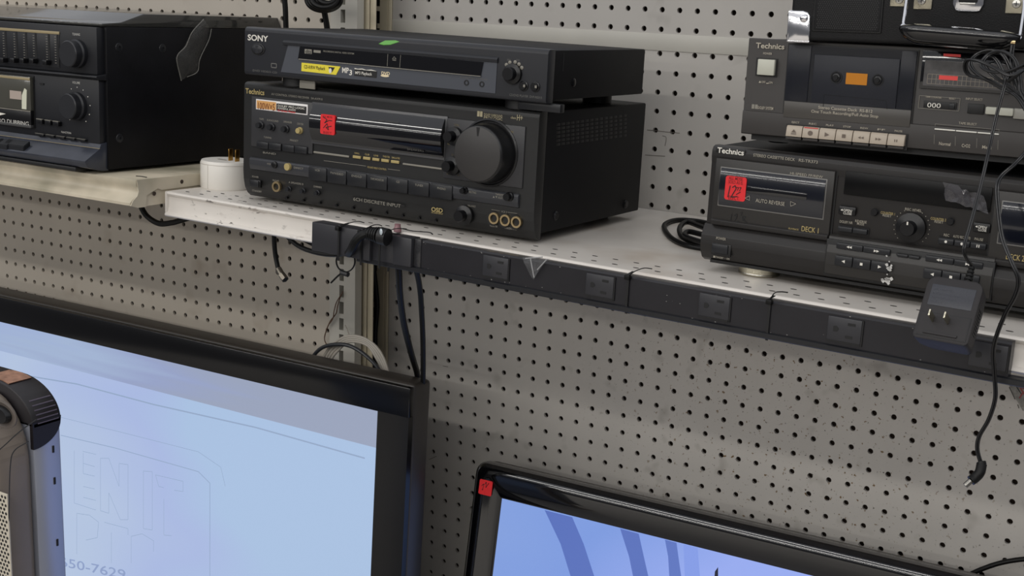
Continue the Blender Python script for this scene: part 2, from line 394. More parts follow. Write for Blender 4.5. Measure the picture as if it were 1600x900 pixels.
def left_shelf():
    x1, x0, yf, yb = -.610, -1.72, -.447, YL - .001
    ty = -.02; O = Vector((x0, yf, .1792)); d = Dev('display_shelf', 'cream metal shelf carrying the black stereo system', 'shelf', O, basis(0, 0, ty)); r = d.root
    Lx = x1 - x0; D = yb - yf; H = .033
    prof = [(.001, 0), (D, 0), (D, -.0012), (.0022, -.0012), (.0016, -.006), (.004, -.010), (.0045, -.016), (.002, -.022), (-.0055, -.027), (-.009, -.030), (-.0085, -.0325), (-.006, -H), (-.0085, -H - .0005), (-.0118, -.0325), (-.012, -.029), (-.008, -.0255), (-.001, -.021), (.0015, -.016), (.001, -.0105), (-.0016, -.008), (-.0016, -.0012)]
    MB().prism(prof, 0, Lx, 'x').build('shelf_top', M_SHELFL, r, angle=.9)
    # end bracket face
    P = [(-.0015, 0), (D * .75, 0), (D * .75, -.014), (.040, -.0165), (.0335, -.0138), (.0145, -.0215), (.0135, -.036), (.0, -.036), (-.0118, -.0325), (-.008, -.0262), (-.001, -.021), (.0015, -.015)]
    MB().prism(P, Lx, Lx + .0016, 'x').build('end_bracket', M_SHELFL, r)
    mb = MB().prism([(.0145, -.0215), (.0335, -.0138), (.040, -.0165), (D * .8, -.014), (D * .8, -.032), (.0145, -.0355)], Lx - .003, Lx - .001, 'x'); mb.build('bracket_plate', M_SHELFL, r)
    mb = MB()
    for y, z in ((.0275, -.0200), (.0755, -.0085)): mb.lathe((Lx + .0012, y, z), [(.0028, 0), (.0028, .0007), (0, .0007)], 'x', 16)
    mb.build('rivet_holes', M_DARK, r)
    mb = MB().tube([(Lx - .026, .022, .0004), (Lx - .018, .0245, .0004), (Lx - .008, .0235, .0004)], .0008, 6); mb.build('punched_slots', M_SLOT, r)
    return d
LSH = left_shelf()

# ------------------------------------------------------------ AV receiver
def rc(c, s): return c
def build_receiver():
    W, H, D = .43, .1423, .2716
    d = Dev('av_receiver', 'wide black audio video receiver with big volume knob, red price sticker and gold jacks', 'receiver', (-.4943, -.3758, .1663), basis(.0274, -.012, -.0195)); r = d.root
    # steel cover
    cov = MB().box(.003, W - .001, .018, D, .004, H - .0005, .002).build('steel_cover', M_CASE, r)
    mb = MB()
    for i in range(15):
        for j in range(6):
            y0, z0 = d.side(872 + i * 7.45, 194.5 - i * 1.0 + j * 6.2 - i * .0, W - .001)
            mb.box(W - .0016, W - .0006, y0 - .0045, y0 + .0045, z0 - .0015, z0 + .0013, .0004)
    mb.build('side_vents', M_BLK, cov)
    for p in ((868, 337), (977, 319)):
        y0, z0 = d.side(*p, W - .001)
        MB().lathe((W - .0012, y0, z0), [(.0055, 0), (.0055, .001), (.004, .0025), (0, .0025)], 'x', 18).build('cover_screw', M_BTND, r)
    # faceplate with rounded top and swept-back chin
    prof = [(.018, H), (.006, H), (.0025, H - .001), (.0006, H - .003), (0, H - .007), (0, .030), (.0008, .020), (.0035, .009), (.0085, .001), (.014, -.0032), (.018, -.0032)]
    MB().prism(prof, 0, W, 'x', bev=.0006).build('faceplate', M_FACE, r, angle=.5)
    # feet
    for u in (.045, W - .045):
        for y in (.045, D - .03):
            MB().lathe((u, y, .0015 - .0085), [(.014, 0), (.016, .003), (.016, .0105), (0, .0105)], 'z', 24).build('foot', M_BLK, r)
    # left control panel
    d.part('control_panel', M_PANEL, (393, 150), (488, 241), 0, -.0018, .0012)
    st = d.part('power_sticker', M_CHR, (400, 154.5), (480.5, 180), -.0019, -.0023, .0001, label='foil sticker with orange 100W block')
    st.data.materials[0] = mat('foil_white', (228, 224, 222), .3)
    d.part('sticker_block', mat('sticker_orange', (214, 160, 96), .45), (401, 156.5), (431, 172.5), -.0023, -.0025, parent=st)
    d.part('sticker_block', M_BLKP, (432, 161.5), (478.5, 178), -.0023, -.0025, parent=st)
    mb = MB(); d.text(mb, '100W×5', (403, 170.5), (429, 172.8), .0088, -.0027); mb.build('sticker_print', mat('rust_print', (110, 50, 20), .5), st)
    mb = MB(); d.text(mb, 'DOLBY PRO LOGIC', (434, 166.8), (476, 171), .0026, -.0027); d.text(mb, 'POWERFUL AUDIO', (434, 170.6), (462, 173.5), .0024, -.0027); mb.build('sticker_print', M_WHT, st)
    mb = MB(); d.text(mb, 'for Screen Theater', (434, 174), (462, 177), .0026, -.0027); mb.build('sticker_print', M_RED, st)
    gold = MB(); grey = MB()
    d.text(gold, 'Technics', (383.6, 144.8), (413, 149.5), .0066, -.0005)
    d.text(grey, 'AV CONTROL STEREO RECEIVER', (424, 148), (483, 155), .0026); d.text(grey, 'SA-AX910', (486, 154.8), (504, 157), .0026)
    for c in ((408.6, 195.5), (426, 198.5), (448, 201.5)): d.knob('input_knob', M_BTN, c, .0048, .008, .0036, -.0018)
    d.knob('input_knob', M_YEL, (469.5, 204), .0042, .006, .0034, -.0018)
    for t, a, b in (('TAPE', (405, 187), (412, 188)), ('SURROUND', (417, 189), (435, 191)), ('SPEAKER', (443, 191.5), (456, 193)), ('CENTER', (464, 194.5), (474, 196)), ('TUNING', (412, 215.5), (424, 217)), ('PRESET', (453, 220), (466, 222)), ('BAND', (411, 239.5), (431, 242))):
        d.text(grey, t, a, b, .0024, -.002)
    for a, b in (((400.5, 220.5), (418.5, 233.5)), ((419.5, 222.5), (438.5, 236)), ((441, 225.5), (459, 238.5)), ((460, 227.5), (479, 241))):
        d.part('tuning_button', M_BTN, a, b, -.0018, -.0045, .0008)
    # display window, gently convex
    u0, v1 = d.uv(492, 163); u1, v0 = d.uv(695, 246)
    fr = MB().box(u0 - .003, u1 + .003, 0, -.0022, v0 - .0035, v1 + .003, .001).build('display_frame', mat('display_frame', (70, 70, 72), .25), r)
    n = 28; pr = []
    for k in range(n + 1):
        t = k / n; z = v0 + (v1 - v0) * t; pr.append((-.0030 - .0075 * math.sin(math.pi * t) ** .9, z))
    MB().prism(pr + [(-.0015, v1), (-.0015, v0)], u0, u1, 'x').build('display_window', M_GLASS, fr, angle=.8)
    dsp = MB(); d.text(dsp, 'PRO LOGIC SURROUND', (582, 187), (622, 194), .002, -.0102); d.text(dsp, 'SPEAKERS', (636, 234), (662, 238), .0022, -.0075); dsp.build('display_print', mat('dim_print', (66, 64, 60), .5), fr)
    rs = d.rpart('price_sticker', M_RED, (501, 178), (522.5, 211.5), -.0050, -.0112, .0022, label='red handwritten price sticker')
    mb = MB(); d.pline(mb, [(505, 183), (511, 187), (507, 192), (514, 188), (519, 189)], .0009, -.0115); d.pline(mb, [(505, 200), (511, 193), (513, 203), (509, 199), (518, 197)], .0009, -.0115); mb.build('handwriting', M_INK, rs)
    mb = MB(); d.text(mb, 'ALL MDSE', (504, 183), (519, 185), .0024, -.0114); d.text(mb, 'ELECT', (505, 208), (518, 210), .0028, -.0114); mb.build('sticker_print', M_REDD, rs)
    # silver and amber keys below the window
    d.part('key_strip', M_GRYP, (489.6, 236), (545, 246.5), 0, -.0016, .0005)
    for a, b in (((551, 243), (563, 249)), ((567, 245), (578, 251)), ((581.5, 246.8), (592, 252.6)), ((595.5, 248.4), (607, 254.6)), ((610.5, 250.4), (623, 256.6))): d.part('amber_key', M_YEL, (a[0], a[1] - .5), (b[0], b[1] - .5), 0, -.0022, .0005)
    d.part('key_strip', M_GRYP, (629, 254.5), (690, 265.5), 0, -.0016, .0005)
    for t, a, b in (('HALL', (554, 240), (562, 241.5)), ('CLUB', (570, 242), (577, 243.5)), ('LIVE', (584, 244), (591, 245)), ('THEATER', (598, 245.5), (609, 247)), ('SIMULATED', (612, 247), (625, 249.5)), ('SOUND FIELD CONTROL', (574, 262.5), (604, 266))): d.text(gold, t, a, b, .0022)
    d.line(grey, (506, 251), (572, 259.5), .0005); d.line(grey, (606, 264), (625, 266.5), .0005)
    # input selector band
    u0, v0 = d.uv(393, 264.5); u1, _ = d.uv(812, 320); _, v1 = d.uv(393, 245)
    bd = MB().prism([(0, v0), (-.0026, v0 + .001), (-.0046, v0 + (v1 - v0) * .45), (-.0046, v1 - .002), (-.003, v1), (0, v1)], u0, u1, 'x', .0004).build('selector_band', M_BAND, r, angle=.5)
    xs = [481, 510.5, 541.5, 573, 605.5, 638, 671.5, 708]; 
    for i, t in enumerate(('VCR', 'TV/VIDEO', 'DVD/LD', 'TAPE MONITOR', 'CD', 'TUNER', 'PHONO')):
        ua, _ = d.uv(xs[i] + .8, 270, -.006); ub, _ = d.uv(xs[i + 1] - .8, 280, -.006)
        b_ = MB().box(ua, ub, -.003, -.0062, v0 - .0015, v1 - .0005, .0012).build('selector_button', M_BTN, r)
        mb = MB(); dx = (xs[i + 1] - xs[i]); cxp = (xs[i] + xs[i + 1]) / 2; ht = min(len(t), 8) * 1.3
        yy = 267 + (cxp - 495) * .146
        d.text(mb, t, (cxp - ht, yy), (cxp + ht, yy + .26 * ht), .0026, -.0065); mb.build('button_label', M_GRYP, b_)
    d.knob('small_button', M_BTND, (430, 257.5), .0042, .0025, None, -.0042); d.knob('small_button', M_YEL, (451.5, 260.5), .0045, .0045, None, -.0042)
    d.knob('small_button', M_BTND, (727, 297.5), .0042, .008, .0032, -.0042); d.knob('small_button', M_BTND, (797, 307), .0052, .009, .0042, -.0042)
    mb = MB(); d.text(mb, 'MUTING', (733, 301.5), (744, 303), .0026, -.005); d.text(mb, 'TAPE/EXT', (774, 305), (788, 307), .0024, -.005); d.text(mb, '▲ ▼ SELECT', (770, 308.7), (788, 311.4), .0022, -.005); d.text(mb, 'VCR 1', (417, 257), (425, 258.3), .0024, -.005); d.text(mb, 'DIRECT', (459, 263), (474, 265.3), .0024, -.005); mb.build('band_print', M_GRYP, bd)
    # bottom row
    pb = d.part('power_button', M_BTND, (389.5, 279.5), (406.5, 294), 0, -.004, .001); d.part('button_cap', M_BTN, (390.5, 281), (403.5, 293), -.004, -.0055, .0008, pb)
    def jack(c, ro, ri):
        mb = MB(); d.ring(mb, c, ro, ri, 0, -.0035); j = mb.build('jack', M_GOLD, r); mb = MB(); d.disc(mb, c, ri, 0, -.0012); mb.build('jack_hole', M_BLK, j); return j
    MBk = MB(); [d.disc(MBk, c, .0085, 0, -.0008, 28) for c in ((770, 341.3), (787.5, 344.4), (805, 347.3))]; MBk.build('jack_recess', M_BLK, r)
    for c in ((771, 341.3), (788.6, 344.4), (806, 347.3)): jack(c, .0066, .0045)
    jack((431, 291.8), .0066, .0042)
    for c in ((452.5, 295.5), (474.5, 298.5), (497, 301.5)): d.knob('small_button', M_BTN, c, .0036, .006, .0028)
    for t, a, b in (('POWER', (394, 277), (404, 278.5)), ('PHONES', (426, 283), (436, 284.5)), ('A SPEAKERS B', (451, 286), (474, 289.5)), ('DIMMER', (490, 292.5), (503, 294.5)), ('VCR 2', (783, 332), (792, 333.3)), ('VIDEO IN', (765, 353.5), (777, 355.8)), ('L AUDIO IN R', (789, 357), (807, 360.3)), ('BALANCE', (731, 322.5), (743, 324.3)), ('L', (720, 347.5), (722, 348)), ('R', (733, 349), (735, 349.5)),
                    ('TREBLE', (709, 196.5), (718, 197.6)), ('BASS', (705.5, 243), (713, 244)), ('MIN', (699, 226), (705, 227)), ('MAX', (715.5, 227.5), (721, 228.5)), ('MIN', (698, 273), (704, 273.8)), ('MAX', (715, 275), (721, 276)), ('VOLUME', (789, 206), (802.5, 208)), ('MIN', (735, 280.7), (741, 281.6)), ('MAX', (780, 286), (786, 287)), ('STANDBY', (394, 299), (409, 301))):
        dd = -.0022 if a[0] > 690 and a[1] < 290 else -.0004
        d.text(gold if a[0] > 690 and a[1] < 300 else grey, t, a, b, .0024, dd)
    d.line(grey, (768, 327.5), (781, 329.5)); d.line(grey, (793, 331.5), (808, 333.6))
    d.text(gold, 'OSD', (673.8, 330), (691.5, 332.5), .0052); d.text(gold, 'ON SCREEN DISPLAY', (674, 333), (692, 335.3), .0017)
    u0, v1 = d.uv(549, 306); u1, v0 = d.uv(633, 326)
    MB().box(u0, u1, .0, -.0008, v0 + .004, v1 - .0035).build('input_badge', M_BLKP, r)
    d.text(grey, '6CH DISCRETE INPUT', (552, 314), (626, 323.8), .0042, -.0011)
    mb = MB()
    for i in range(10): d.disc(mb, (447 + i * 25.9, 309.5 + i * 3.95), .0017, .008, .0042, 14)
    mb.build('chin_dimples', M_BTND, r)
    # right control panel with volume knob
    u0, v1 = d.uv(697.5, 184); u1, v0 = d.uv(817, 296)
    pr = MB().box(u0, u1, 0, -.0022, v0 + .0010, v1, .0015).build('volume_panel', M_PANEL, r)
    c = d.uv(764, 238.5, -.002)
    MB().lathe((c[0], -.0018, c[1]), [(.0385, 0), (.0385, .0012), (.0365, .0022), (.0355, .0009), (0, .0009)], n=56).build('dial_ring', M_BTND, pr)
    vk = MB().lathe((c[0], -.0025, c[1]), [(.0345, 0), (.0335, .010), (.0322, .021), (.0312, .0232), (.030, .0240), (0, .0240)], n=64).build('volume_knob', mat('knob_satin', (26, 26, 27), .3), r)
    cap = MB().lathe((c[0], -.0265, c[1]), [(.0302, 0), (.0302, .0005), (.0298, .0007), (0, .0007)], n=64).build('knob_cap', mat('knob_cap', (50, 48, 47), .45), vk)
    MB().prism([(c[0] - .0022, c[1] + .0298), (c[0] + .0022, c[1] + .0298), (c[0] + .0008, c[1] + .020), (c[0] - .0008, c[1] + .020)], -.0274, -.0266).build('pointer_notch', M_BLK, vk)
    d.knob('tone_knob', M_BTND, (711.5, 212.5), .0105, .017, .0062, -.0022); d.knob('tone_knob', M_BTND, (709, 258.8), .0105, .017, .0062, -.0022)
    d.knob('balance_knob', M_BTND, (727.5, 336), .0115, .016, .0065, 0)
    # top strip logos
    mb = MB(); u, v = d.uv(750, 178); mb.box(u - .0035, u - .0003, 0, -.0004, v - .003, v + .003); mb.box(u + .0003, u + .0035, 0, -.0004, v - .003, v + .003)
    d.text(mb, 'DOLBY SURROUND', (756, 180.5), (785, 184), .0030); d.text(mb, 'PRO·LOGIC', (756, 185), (785, 188.5), .0030); d.text(mb, 'class', (798, 185.2), (806, 186), .0028); d.text(mb, 'H+', (807.5, 188), (816.5, 189), .0068); mb.build('logo_print', mat('khaki_print', (168, 158, 128), .5), r)
    gold.build('gold_lettering', M_YEL, r); grey.build('grey_lettering', M_GRYP, r)
    return d
RCV = build_receiver()

# ------------------------------------------------------------ disc player on the receiver
def build_player():
    W, H, D = .43, .0575, .245
    d = Dev('disc_player', 'slim black disc player with yellow sticker lying on top of the receiver', 'disc player', (-.4785, -.3875, .3188), basis(.034, -.012, -.0195)); r = d.root
    cov = MB().box(.002, W - .001, .016, D, .003, H, .0015).build('steel_cover', M_CASE, r)
    y0, z0 = d.side(896, 129, W - .001); MB().lathe((W - .0012, y0, z0), [(.0048, 0), (.0048, .001), (.003, .002), (0, .002)], 'x', 18).build('cover_screw', M_BTND, r)
    y0, z0 = d.side(880, 97, W - .001); MB().box(W - .0012, W - .0006, y0 - .0004, y0 + .0004, z0 - .010, z0 + .010).build('cover_seam', M_BTN, cov)
    prof = [(.016, H + .0008), (.004, H + .0008), (.001, H - .001), (0, H - .004), (0, .004), (.001, .001), (.004, 0), (.016, 0)]
    MB().prism(prof, 0, W, 'x', bev=.0006).build('faceplate', M_SONY, r)
    for u in (.060, W - .048):
        for y in (.03, D - .03):
            f = MB().lathe((u, y, -.0118), [(.016, 0), (.018, .002), (.018, .013), (0, .013)], 'z', 24).build('foot', M_BLK, r)
    for p in ((479, 131), ):
        u, v = d.uv(*p, .01); MB().box(u - .012, u + .012, .011, .013, -.0108, -.001, .0005).build('foot_trim', M_GRYP, r)
    u, v = d.uv(842, 164, .012); MB().box(u - .027, u + .027, .012, .022, -.0095, 0, .001).build('foot_bar', M_BTN, r)
    # recessed blue grey panel with overhanging brow
    TL, TR, BL, BR = (451, 67.5), (777, 96), (439, 112.5), (774, 146)
    q = [d.uv(*p, -.0006) for p in (BL, BR, TR, TL)]
    MB().prism(q, 0, -.0008, 'y').build('front_panel', M_SONYP, r)
    u0, v0 = d.uv(444, 66); u1, v1 = d.uv(779, 92)
    MB().prism([(-.0001, v0 - .0035), (-.0022, v0 - .0030), (-.003, v0 + .0002), (-.0015, v0 + .002), (0, v0 + .003)], u0, u1, 'x').build('brow', M_SONY, r)
    q = [d.uv(*p, -.0018) for p in ((465.8, 92.5), (750.5, 119.5), (755, 97), (469, 71.5))]
    tr = MB().prism(q, -.0006, -.0022, 'y').build('tray_window', M_GLASS, r)
    mb = MB(); q = [d.uv(*p, -.003) for p in ((466, 92.8), (750.5, 119.8), (750.8, 118.8), (466.3, 91.6))]; mb.prism(q, -.0022, -.0027); mb.build('window_lip', M_GRYP, tr)
    mb = MB(); d.line(mb, (606, 84.5), (605, 103.5), .0005, -.0024); d.line(mb, (626, 86), (624.5, 105.5), .0005, -.0024); d.pline(mb, [(613, 92), (616, 88.5), (619, 92.5), (613, 92)], .0005, -.0024); d.line(mb, (613, 94), (619, 94.6), .0006, -.0024); mb.build('tray_print', M_GRYP, tr)
    mb = MB(); u0, v1 = d.uv(476, 76.5, -.0024); u1, v0 = d.uv(487, 84.5, -.0024); mb.poly([(u0, -.0024, v0), (u1, -.0024, v0), (u1, -.0024, v1), (u0, -.0024, v1)]); u0, v1 = d.uv(490, 78, -.0024); u1, v0 = d.uv(501, 83, -.0024); mb.poly([(u0, -.0024, v0), (u1, -.0024, v0), (u1, -.0024, v1), (u0, -.0024, v1)])
    d.text(mb, 'PROGRESSIVE DIGITAL VIDEO SYSTEM', (505, 81), (553, 85.3), .0020, -.0024); mb.build('tray_logos', M_GRYP, tr)
    mb = MB(); d.text(mb, 'dts', (477.3, 83), (486, 84), .0050, -.0026); mb.build('logo_knockout', M_BLKP, tr)
    # stickers
    q = [d.uv(*p, -.0012) for p in ((470.8, 111), (525, 117), (531.8, 104), (471.3, 97.8))]
    ys = MB().prism(q, -.0008, -.0012, 'y').build('feature_sticker', M_YST, r, label='yellow playback sticker')
    mb = MB(); d.text(mb, 'CD-R/RW Playback', (475, 106.5), (508, 110), .0042, -.0014); q = [(513, 104.5), (523, 105.5), (519, 112.5), (515.5, 112)]; d.quad(mb, q, -.0014); mb.build('sticker_print', M_BLKP, ys)
    mb = MB(); u, v = d.uv(516, 110.5, -.0016); mb.lathe((u, -.0014, v), [(.0030, 0), (.0030, .0002), (0, .0002)], n=18, sx=.7); mb.build('disc_icon', M_WHT, ys)
    q = [d.uv(*p, -.0012) for p in ((553, 118.3), (588, 122), (589, 111.5), (554, 108))]; bs = MB().prism(q, -.0008, -.0011).build('feature_sticker', M_BLKP, r, label='small black playback sticker')
    mb = MB(); d.text(mb, 'MP3 Playback', (555, 115.5), (581, 118.3), .0036, -.0014); mb.build('sticker_print', M_WHT, bs)
    mb = MB(); d.text(mb, 'MP', (534.5, 113.3), (545, 114.3), .0064, -.001); d.text(mb, '3', (545.5, 117), (550, 117.4), .0062, -.001); d.pline(mb, [(554, 107), (559, 108.3), (566, 107.8), (572, 110), (580, 109.5), (588, 112)], .0012, -.001); mb.build('logo_print', M_WHT, r)
    mb = MB(); d.text(mb, 'DVD', (596, 116.2), (609, 117.6), .0036, -.001); u, v = d.uv(602, 118.5); mb.lathe((u, -.0008, v), [(.006, 0), (.006, .0002), (0, .0002)], n=20, sz=.22); mb.build('disc_logo', mat('cream_print', (232, 214, 176), .5), r)
    mb = MB(); d.text(mb, 'SONY', (387, 62.3), (418.8, 65.4), .0072); mb.build('brand_name', M_WHT, r)
    # power button
    u, v = d.uv(403.7, 76.8); MB().lathe((u, 0, v), [(.0105, 0), (.0105, .0008), (.009, .0012), (.009, .0005), (0, .0005)], n=32, sz=.68).build('power_button_ring', M_BLK, r)
    MB().lathe((u, 0, v), [(.0085, 0), (.0085, .0022), (.007, .0030), (0, .0032)], n=32, sz=.66).build('power_button', M_SONY, r)
    # jog knob and buttons
    k = d.knob('jog_knob', M_BTND, (802, 115.3), .0112, .0125, .0072, 0)
    u, v = d.uv(802, 115.3); 
    for a in (35, 58, 82, 112, 135):
        MB().lathe((u + .0128 * math.cos(R_(a)), 0, v + .0128 * math.sin(R_(a))), [(.0021, 0), (.0021, .0006), (.0013, .001), (0, .001)], n=12).build('dial_lamp', M_GRYP, r)
    mb = MB(); d.text(mb, 'REW', (792.5, 94.8), (798, 95.3), .0022); d.text(mb, 'FWD', (806.5, 95.5), (812, 96), .0022); d.text(mb, 'CD/DVD PLAYER  DVP-NS315', (796, 149.8), (846.5, 154.5), .0026)
    d.text(mb, 'PICTURE MODE  SURROUND', (719, 121.5), (762, 126), .0018, -.001); d.text(mb, 'DVD VIDEO CD', (395, 112.5), (433, 113.8), .0024); d.pline(mb, [(424, 99), (432, 99.8), (432, 106), (424, 105.3), (424, 99)], .0012); mb.build('grey_lettering', mat('dim_grey_print', (96, 95, 92), .5), r)
    for c in ((818.8, 134.3), (837, 135.6)):
        b = d.knob('round_button', M_BTND, c, .0056, .0045, .0044); mb = MB(); uu, vv = d.uv(*c, -.0048); mb.box(uu - .0012, uu + .0012, -.0045, -.0048, vv - .0014, vv + .0014); mb.build('button_mark', M_GRYP, b)
    for c in ((728.5, 129.3), (752.5, 131.6)):
        mb = MB(); d.ring(mb, c, .0032, .0020, -.0006, -.0014, 18); mb.build('small_button', M_BLK, r)
    # dust smears on the lid left as plain cover; green sticker folded over the brow
    P = [(592, 68), (602, 63.2), (618, 63), (624, 65), (610, 69.5), (600, 69.8)]
    pts = []
    n = d.Bm.col[2]; Pt = d.O + n * (H + .0014)
    for p in P:
        X = onplane(Pt, n, *p); pts.append(d.Bm.transposed() @ (X - d.O))
    mb = MB(); mb.prism([(p.x, p.y) for p in pts], H + .0009, H + .0014, 'z'); mb.build('green_sticker', M_GRN, r, label='torn green sticker')
    return d
PLY = build_player()

# ------------------------------------------------------------ cassette deck standing on the shelf
def tri(mb, d, c, w_, h_, left, dd, outline=False):
    x, y = c; s_ = -1 if left else 1
    P = [(x - s_ * w_ / 2, y - h_ / 2), (x + s_ * w_ / 2, y), (x - s_ * w_ / 2, y + h_ / 2)]
    if outline: d.pline(mb, P + [P[0]], .0004, dd)
    else: d.quad(mb, P, dd)
def sym(d, par, c, kind, dd, k=1., m=None):
    mb = MB(); x, y = c
    if kind in '<>': tri(mb, d, c, 5 * k, 4.4 * k, kind == '<', dd)
    if kind in 'RF':
        for o_ in (-2.2, 2.4): tri(mb, d, (x + o_ * k, y + o_ * .13), 4.2 * k, 3.8 * k, kind == 'R', dd)
    if kind == 's': u, v = d.uv(*c, dd); q = .0013 * k; mb.poly([(u - q, dd, v - q), (u + q, dd, v - q), (u + q, dd, v + q), (u - q, dd, v + q)])
    if kind == 'o': u, v = d.uv(*c, dd); mb.lathe((u, dd + .0001, v), [(.0013 * k, 0), (.0013 * k, .0002), (0, .0002)], n=14)
    if kind == 'p':
        u, v = d.uv(*c, dd)
        for o_ in (-.0009, .0009): mb.poly([(u + o_ - .0004, dd, v - .0013), (u + o_ + .0004, dd, v - .0013), (u + o_ + .0004, dd, v + .0013), (u + o_ - .0004, dd, v + .0013)])
    if kind == 'e': tri_p = [(x - 3.4 * k, y + 1.5 * k), (x + 3 * k, y + 2.2 * k), (x - .2 * k, y - 2.8 * k)]; d.quad(mb, tri_p, dd); d.line(mb, (x - 3.6 * k, y + 3.6 * k), (x + 3 * k, y + 4.3 * k), .0007 * k, dd)
    return mb.build('button_mark', m or M_WHT, par)
def build_deck():
    W, H, D = .43, .1215, .265
    d = Dev('cassette_deck', 'black twin cassette deck on brass feet with red price sticker, standing on the white shelf', 'cassette deck', (.1305, -.3425, shelf_z(.1305, -.3425) + .0112), basis(.006, -.012, -.0195)); r = d.root
    MB().box(.0035, W - .0035, .012, D, .003, H - .0015, .0015).build('steel_cover', M_CASE, r)
    # upper faceplate: rounded brow on top
    prof = [(.014, H), (.006, H), (.0015, H - .0015), (-.0006, H - .005), (-.0008, H - .011), (.0002, H - .0165), (.0006, H - .018), (.0006, .036), (.014, .036)]
    MB().prism(prof, 0.004, W - .004, 'x', .0004).build('faceplate', M_DECKB, r, angle=.5)
    # protruding base with swept underside
    prof = [(.014, .0), (.006, .0), (-.001, .0035), (-.0058, .0105), (-.0080, .019), (-.0072, .0285), (-.0005, .0395), (.0145, .0395)]
    u0, _ = d.uv(1098, 384, -.009); MB().prism(prof, .0025, W - .0025, 'x', .0006).build('base_bar', M_DECKB, r, angle=.4)
    MB().box(.012, W - .012, .0, .02, -.0012, .002).build('base_skirt', M_BLK, r)
    for u in (.0565, W - .0565):
        for y in (.028, D - .04):
            f = MB().lathe((u, y, -.0112), [(.0195, 0), (.0215, .0012), (.0215, .0105), (.020, .0115), (0, .0115)], 'z', 44).build('foot', M_NICK, r, label='round brass foot')
            MB().lathe((u, y, -.0112 + .0018), [(.0217, 0), (.0219, .0005), (.0217, .001)], 'z', 44).build('foot_groove', M_STEEL, f)
    gold = MB(); grey = MB()
    bz = MB(); d.rect(bz, (1119, 229.5), (1163.6, 242.5), 0, -.0012, .0002); bg_ = bz.build('brand_badge', M_BLKP, r)
    mb = MB(); d.text(mb, 'Technics', (1120.5, 238.2), (1162, 242.8), .0056, -.0014); mb.build('brand_name', M_WHT, bg_)
    d.text(grey, 'STEREO CASSETTE DECK', (1177, 244), (1242, 252), .0030, -.0012); d.text(grey, 'RS-TR373', (1248, 252), (1277.5, 256), .0030, -.0012)
    def door(xoff, label, mirror):
        # door corner pixels of the left well; the right one is the same door shifted along the panel
        a = [d.uv(*p, -.002) for p in ((1112, 352), (1296, 377), (1304.5, 267.5), (1119.5, 245))]
        u0 = (a[0][0] + a[3][0]) / 2; u1 = (a[1][0] + a[2][0]) / 2; v0 = .0395; v1 = (a[2][1] + a[3][1]) / 2 - .0005
        if mirror: u0, u1 = W - u1, W - u0
        gap = MB().box(u0 - .0015, u1 + .002, .0006, -.0004, v0 - .001, v1 + .0012).build('door_gap', M_BLK, r)
        dr = MB().box(u0, u1, .0006, -.0036, v0, v1, .0009).build('cassette_door', M_DECKBP, r)
        MB().prism([(-.0034, v0 + .0005), (-.0056, v0 + .0010), (-.0058, v0 + .0052), (-.0036, v0 + .0068)], u0 + .0005, u1 - .0005, 'x', .0003).build('door_lip', M_DECKB, dr)
        b = [d.uv(*p, -.004) for p in ((1123, 321), (1286, 340.5), (1290.5, 280.5), (1127, 262.5))]
        w0 = (b[0][0] + b[3][0]) / 2; w1 = (b[1][0] + b[2][0]) / 2; q0 = (b[0][1] + b[1][1]) / 2; q1 = (b[2][1] + b[3][1]) / 2
        if mirror: w0, w1 = W - w1, W - w0
        MB().box(w0 - .0012, w1 + .0012, -.003, -.0042, q0 - .0012, q1 + .001, .0008).build('window_rim', mat('rim_grey', (112, 110, 106), .3), dr)
        k = 12; pr = [(-.0042 - .0022 * math.sin(math.pi * i / k) ** .7, q0 + (q1 - q0) * i / k) for i in range(k + 1)]
        wn = MB().prism(pr + [(-.003, q1), (-.003, q0)], w0, w1, 'x').build('door_window', M_NAVY, dr, angle=.8)
        i0, j1 = d.uv(1165, 281, -.0065); i1, j0 = d.uv(1259, 322, -.0065)
        if not mirror: MB().box(i0, i1, -.006, -.0067, j0 + .006, j1 - .006, .0002).build('inner_window', M_GLASS, dr)
        return dr, u0, u1, v0, v1
    dr, *_ = door(0, 'DECK 1', False); dr2, u0b, u1b, v0b, v1b = door(0, 'DECK 2', True)
    d.text(gold, 'DECK 1', (1252, 361.3), (1278.5, 364.6), .0056, -.0042); d.text(gold, 'PLAYBACK', (1232, 358.5), (1248, 360.5), .0020, -.0042)
    d.text(gold, 'DECK 2', (1571.5, 404.5), (1600, 409), .0056, -.0042)
    d.text(grey, 'HI-SPEED FF/REW', (1234.5, 272), (1285.5, 279), .0026, -.0042)
    d.text(grey, 'AUTO REVERSE', (1180.5, 315.8), (1225.8, 321.5), .0040, -.0072); tri(grey, d, (1167.5, 309.5), 7.5, 7, True, -.0072, True); tri(grey, d, (1239.5, 318.5), 8.5, 7.5, False, -.0072, True)
    rs = d.rpart('price_sticker', M_RED, (1134.5, 274), (1163.5, 315.5), -.0062, -.0072, .0026, label='red price sticker reading ALL MDSE SOLD AS IS')
    mb = MB(); d.text(mb, 'ALL MDSE.', (1138.5, 280), (1161, 283.2), .0034, -.0075); d.text(mb, 'SOLD AS IS', (1138, 286), (1160, 289), .0034, -.0075); d.text(mb, 'ELECT.', (1138, 311), (1155, 313.5), .0040, -.0075); mb.build('sticker_print', M_REDD, rs)
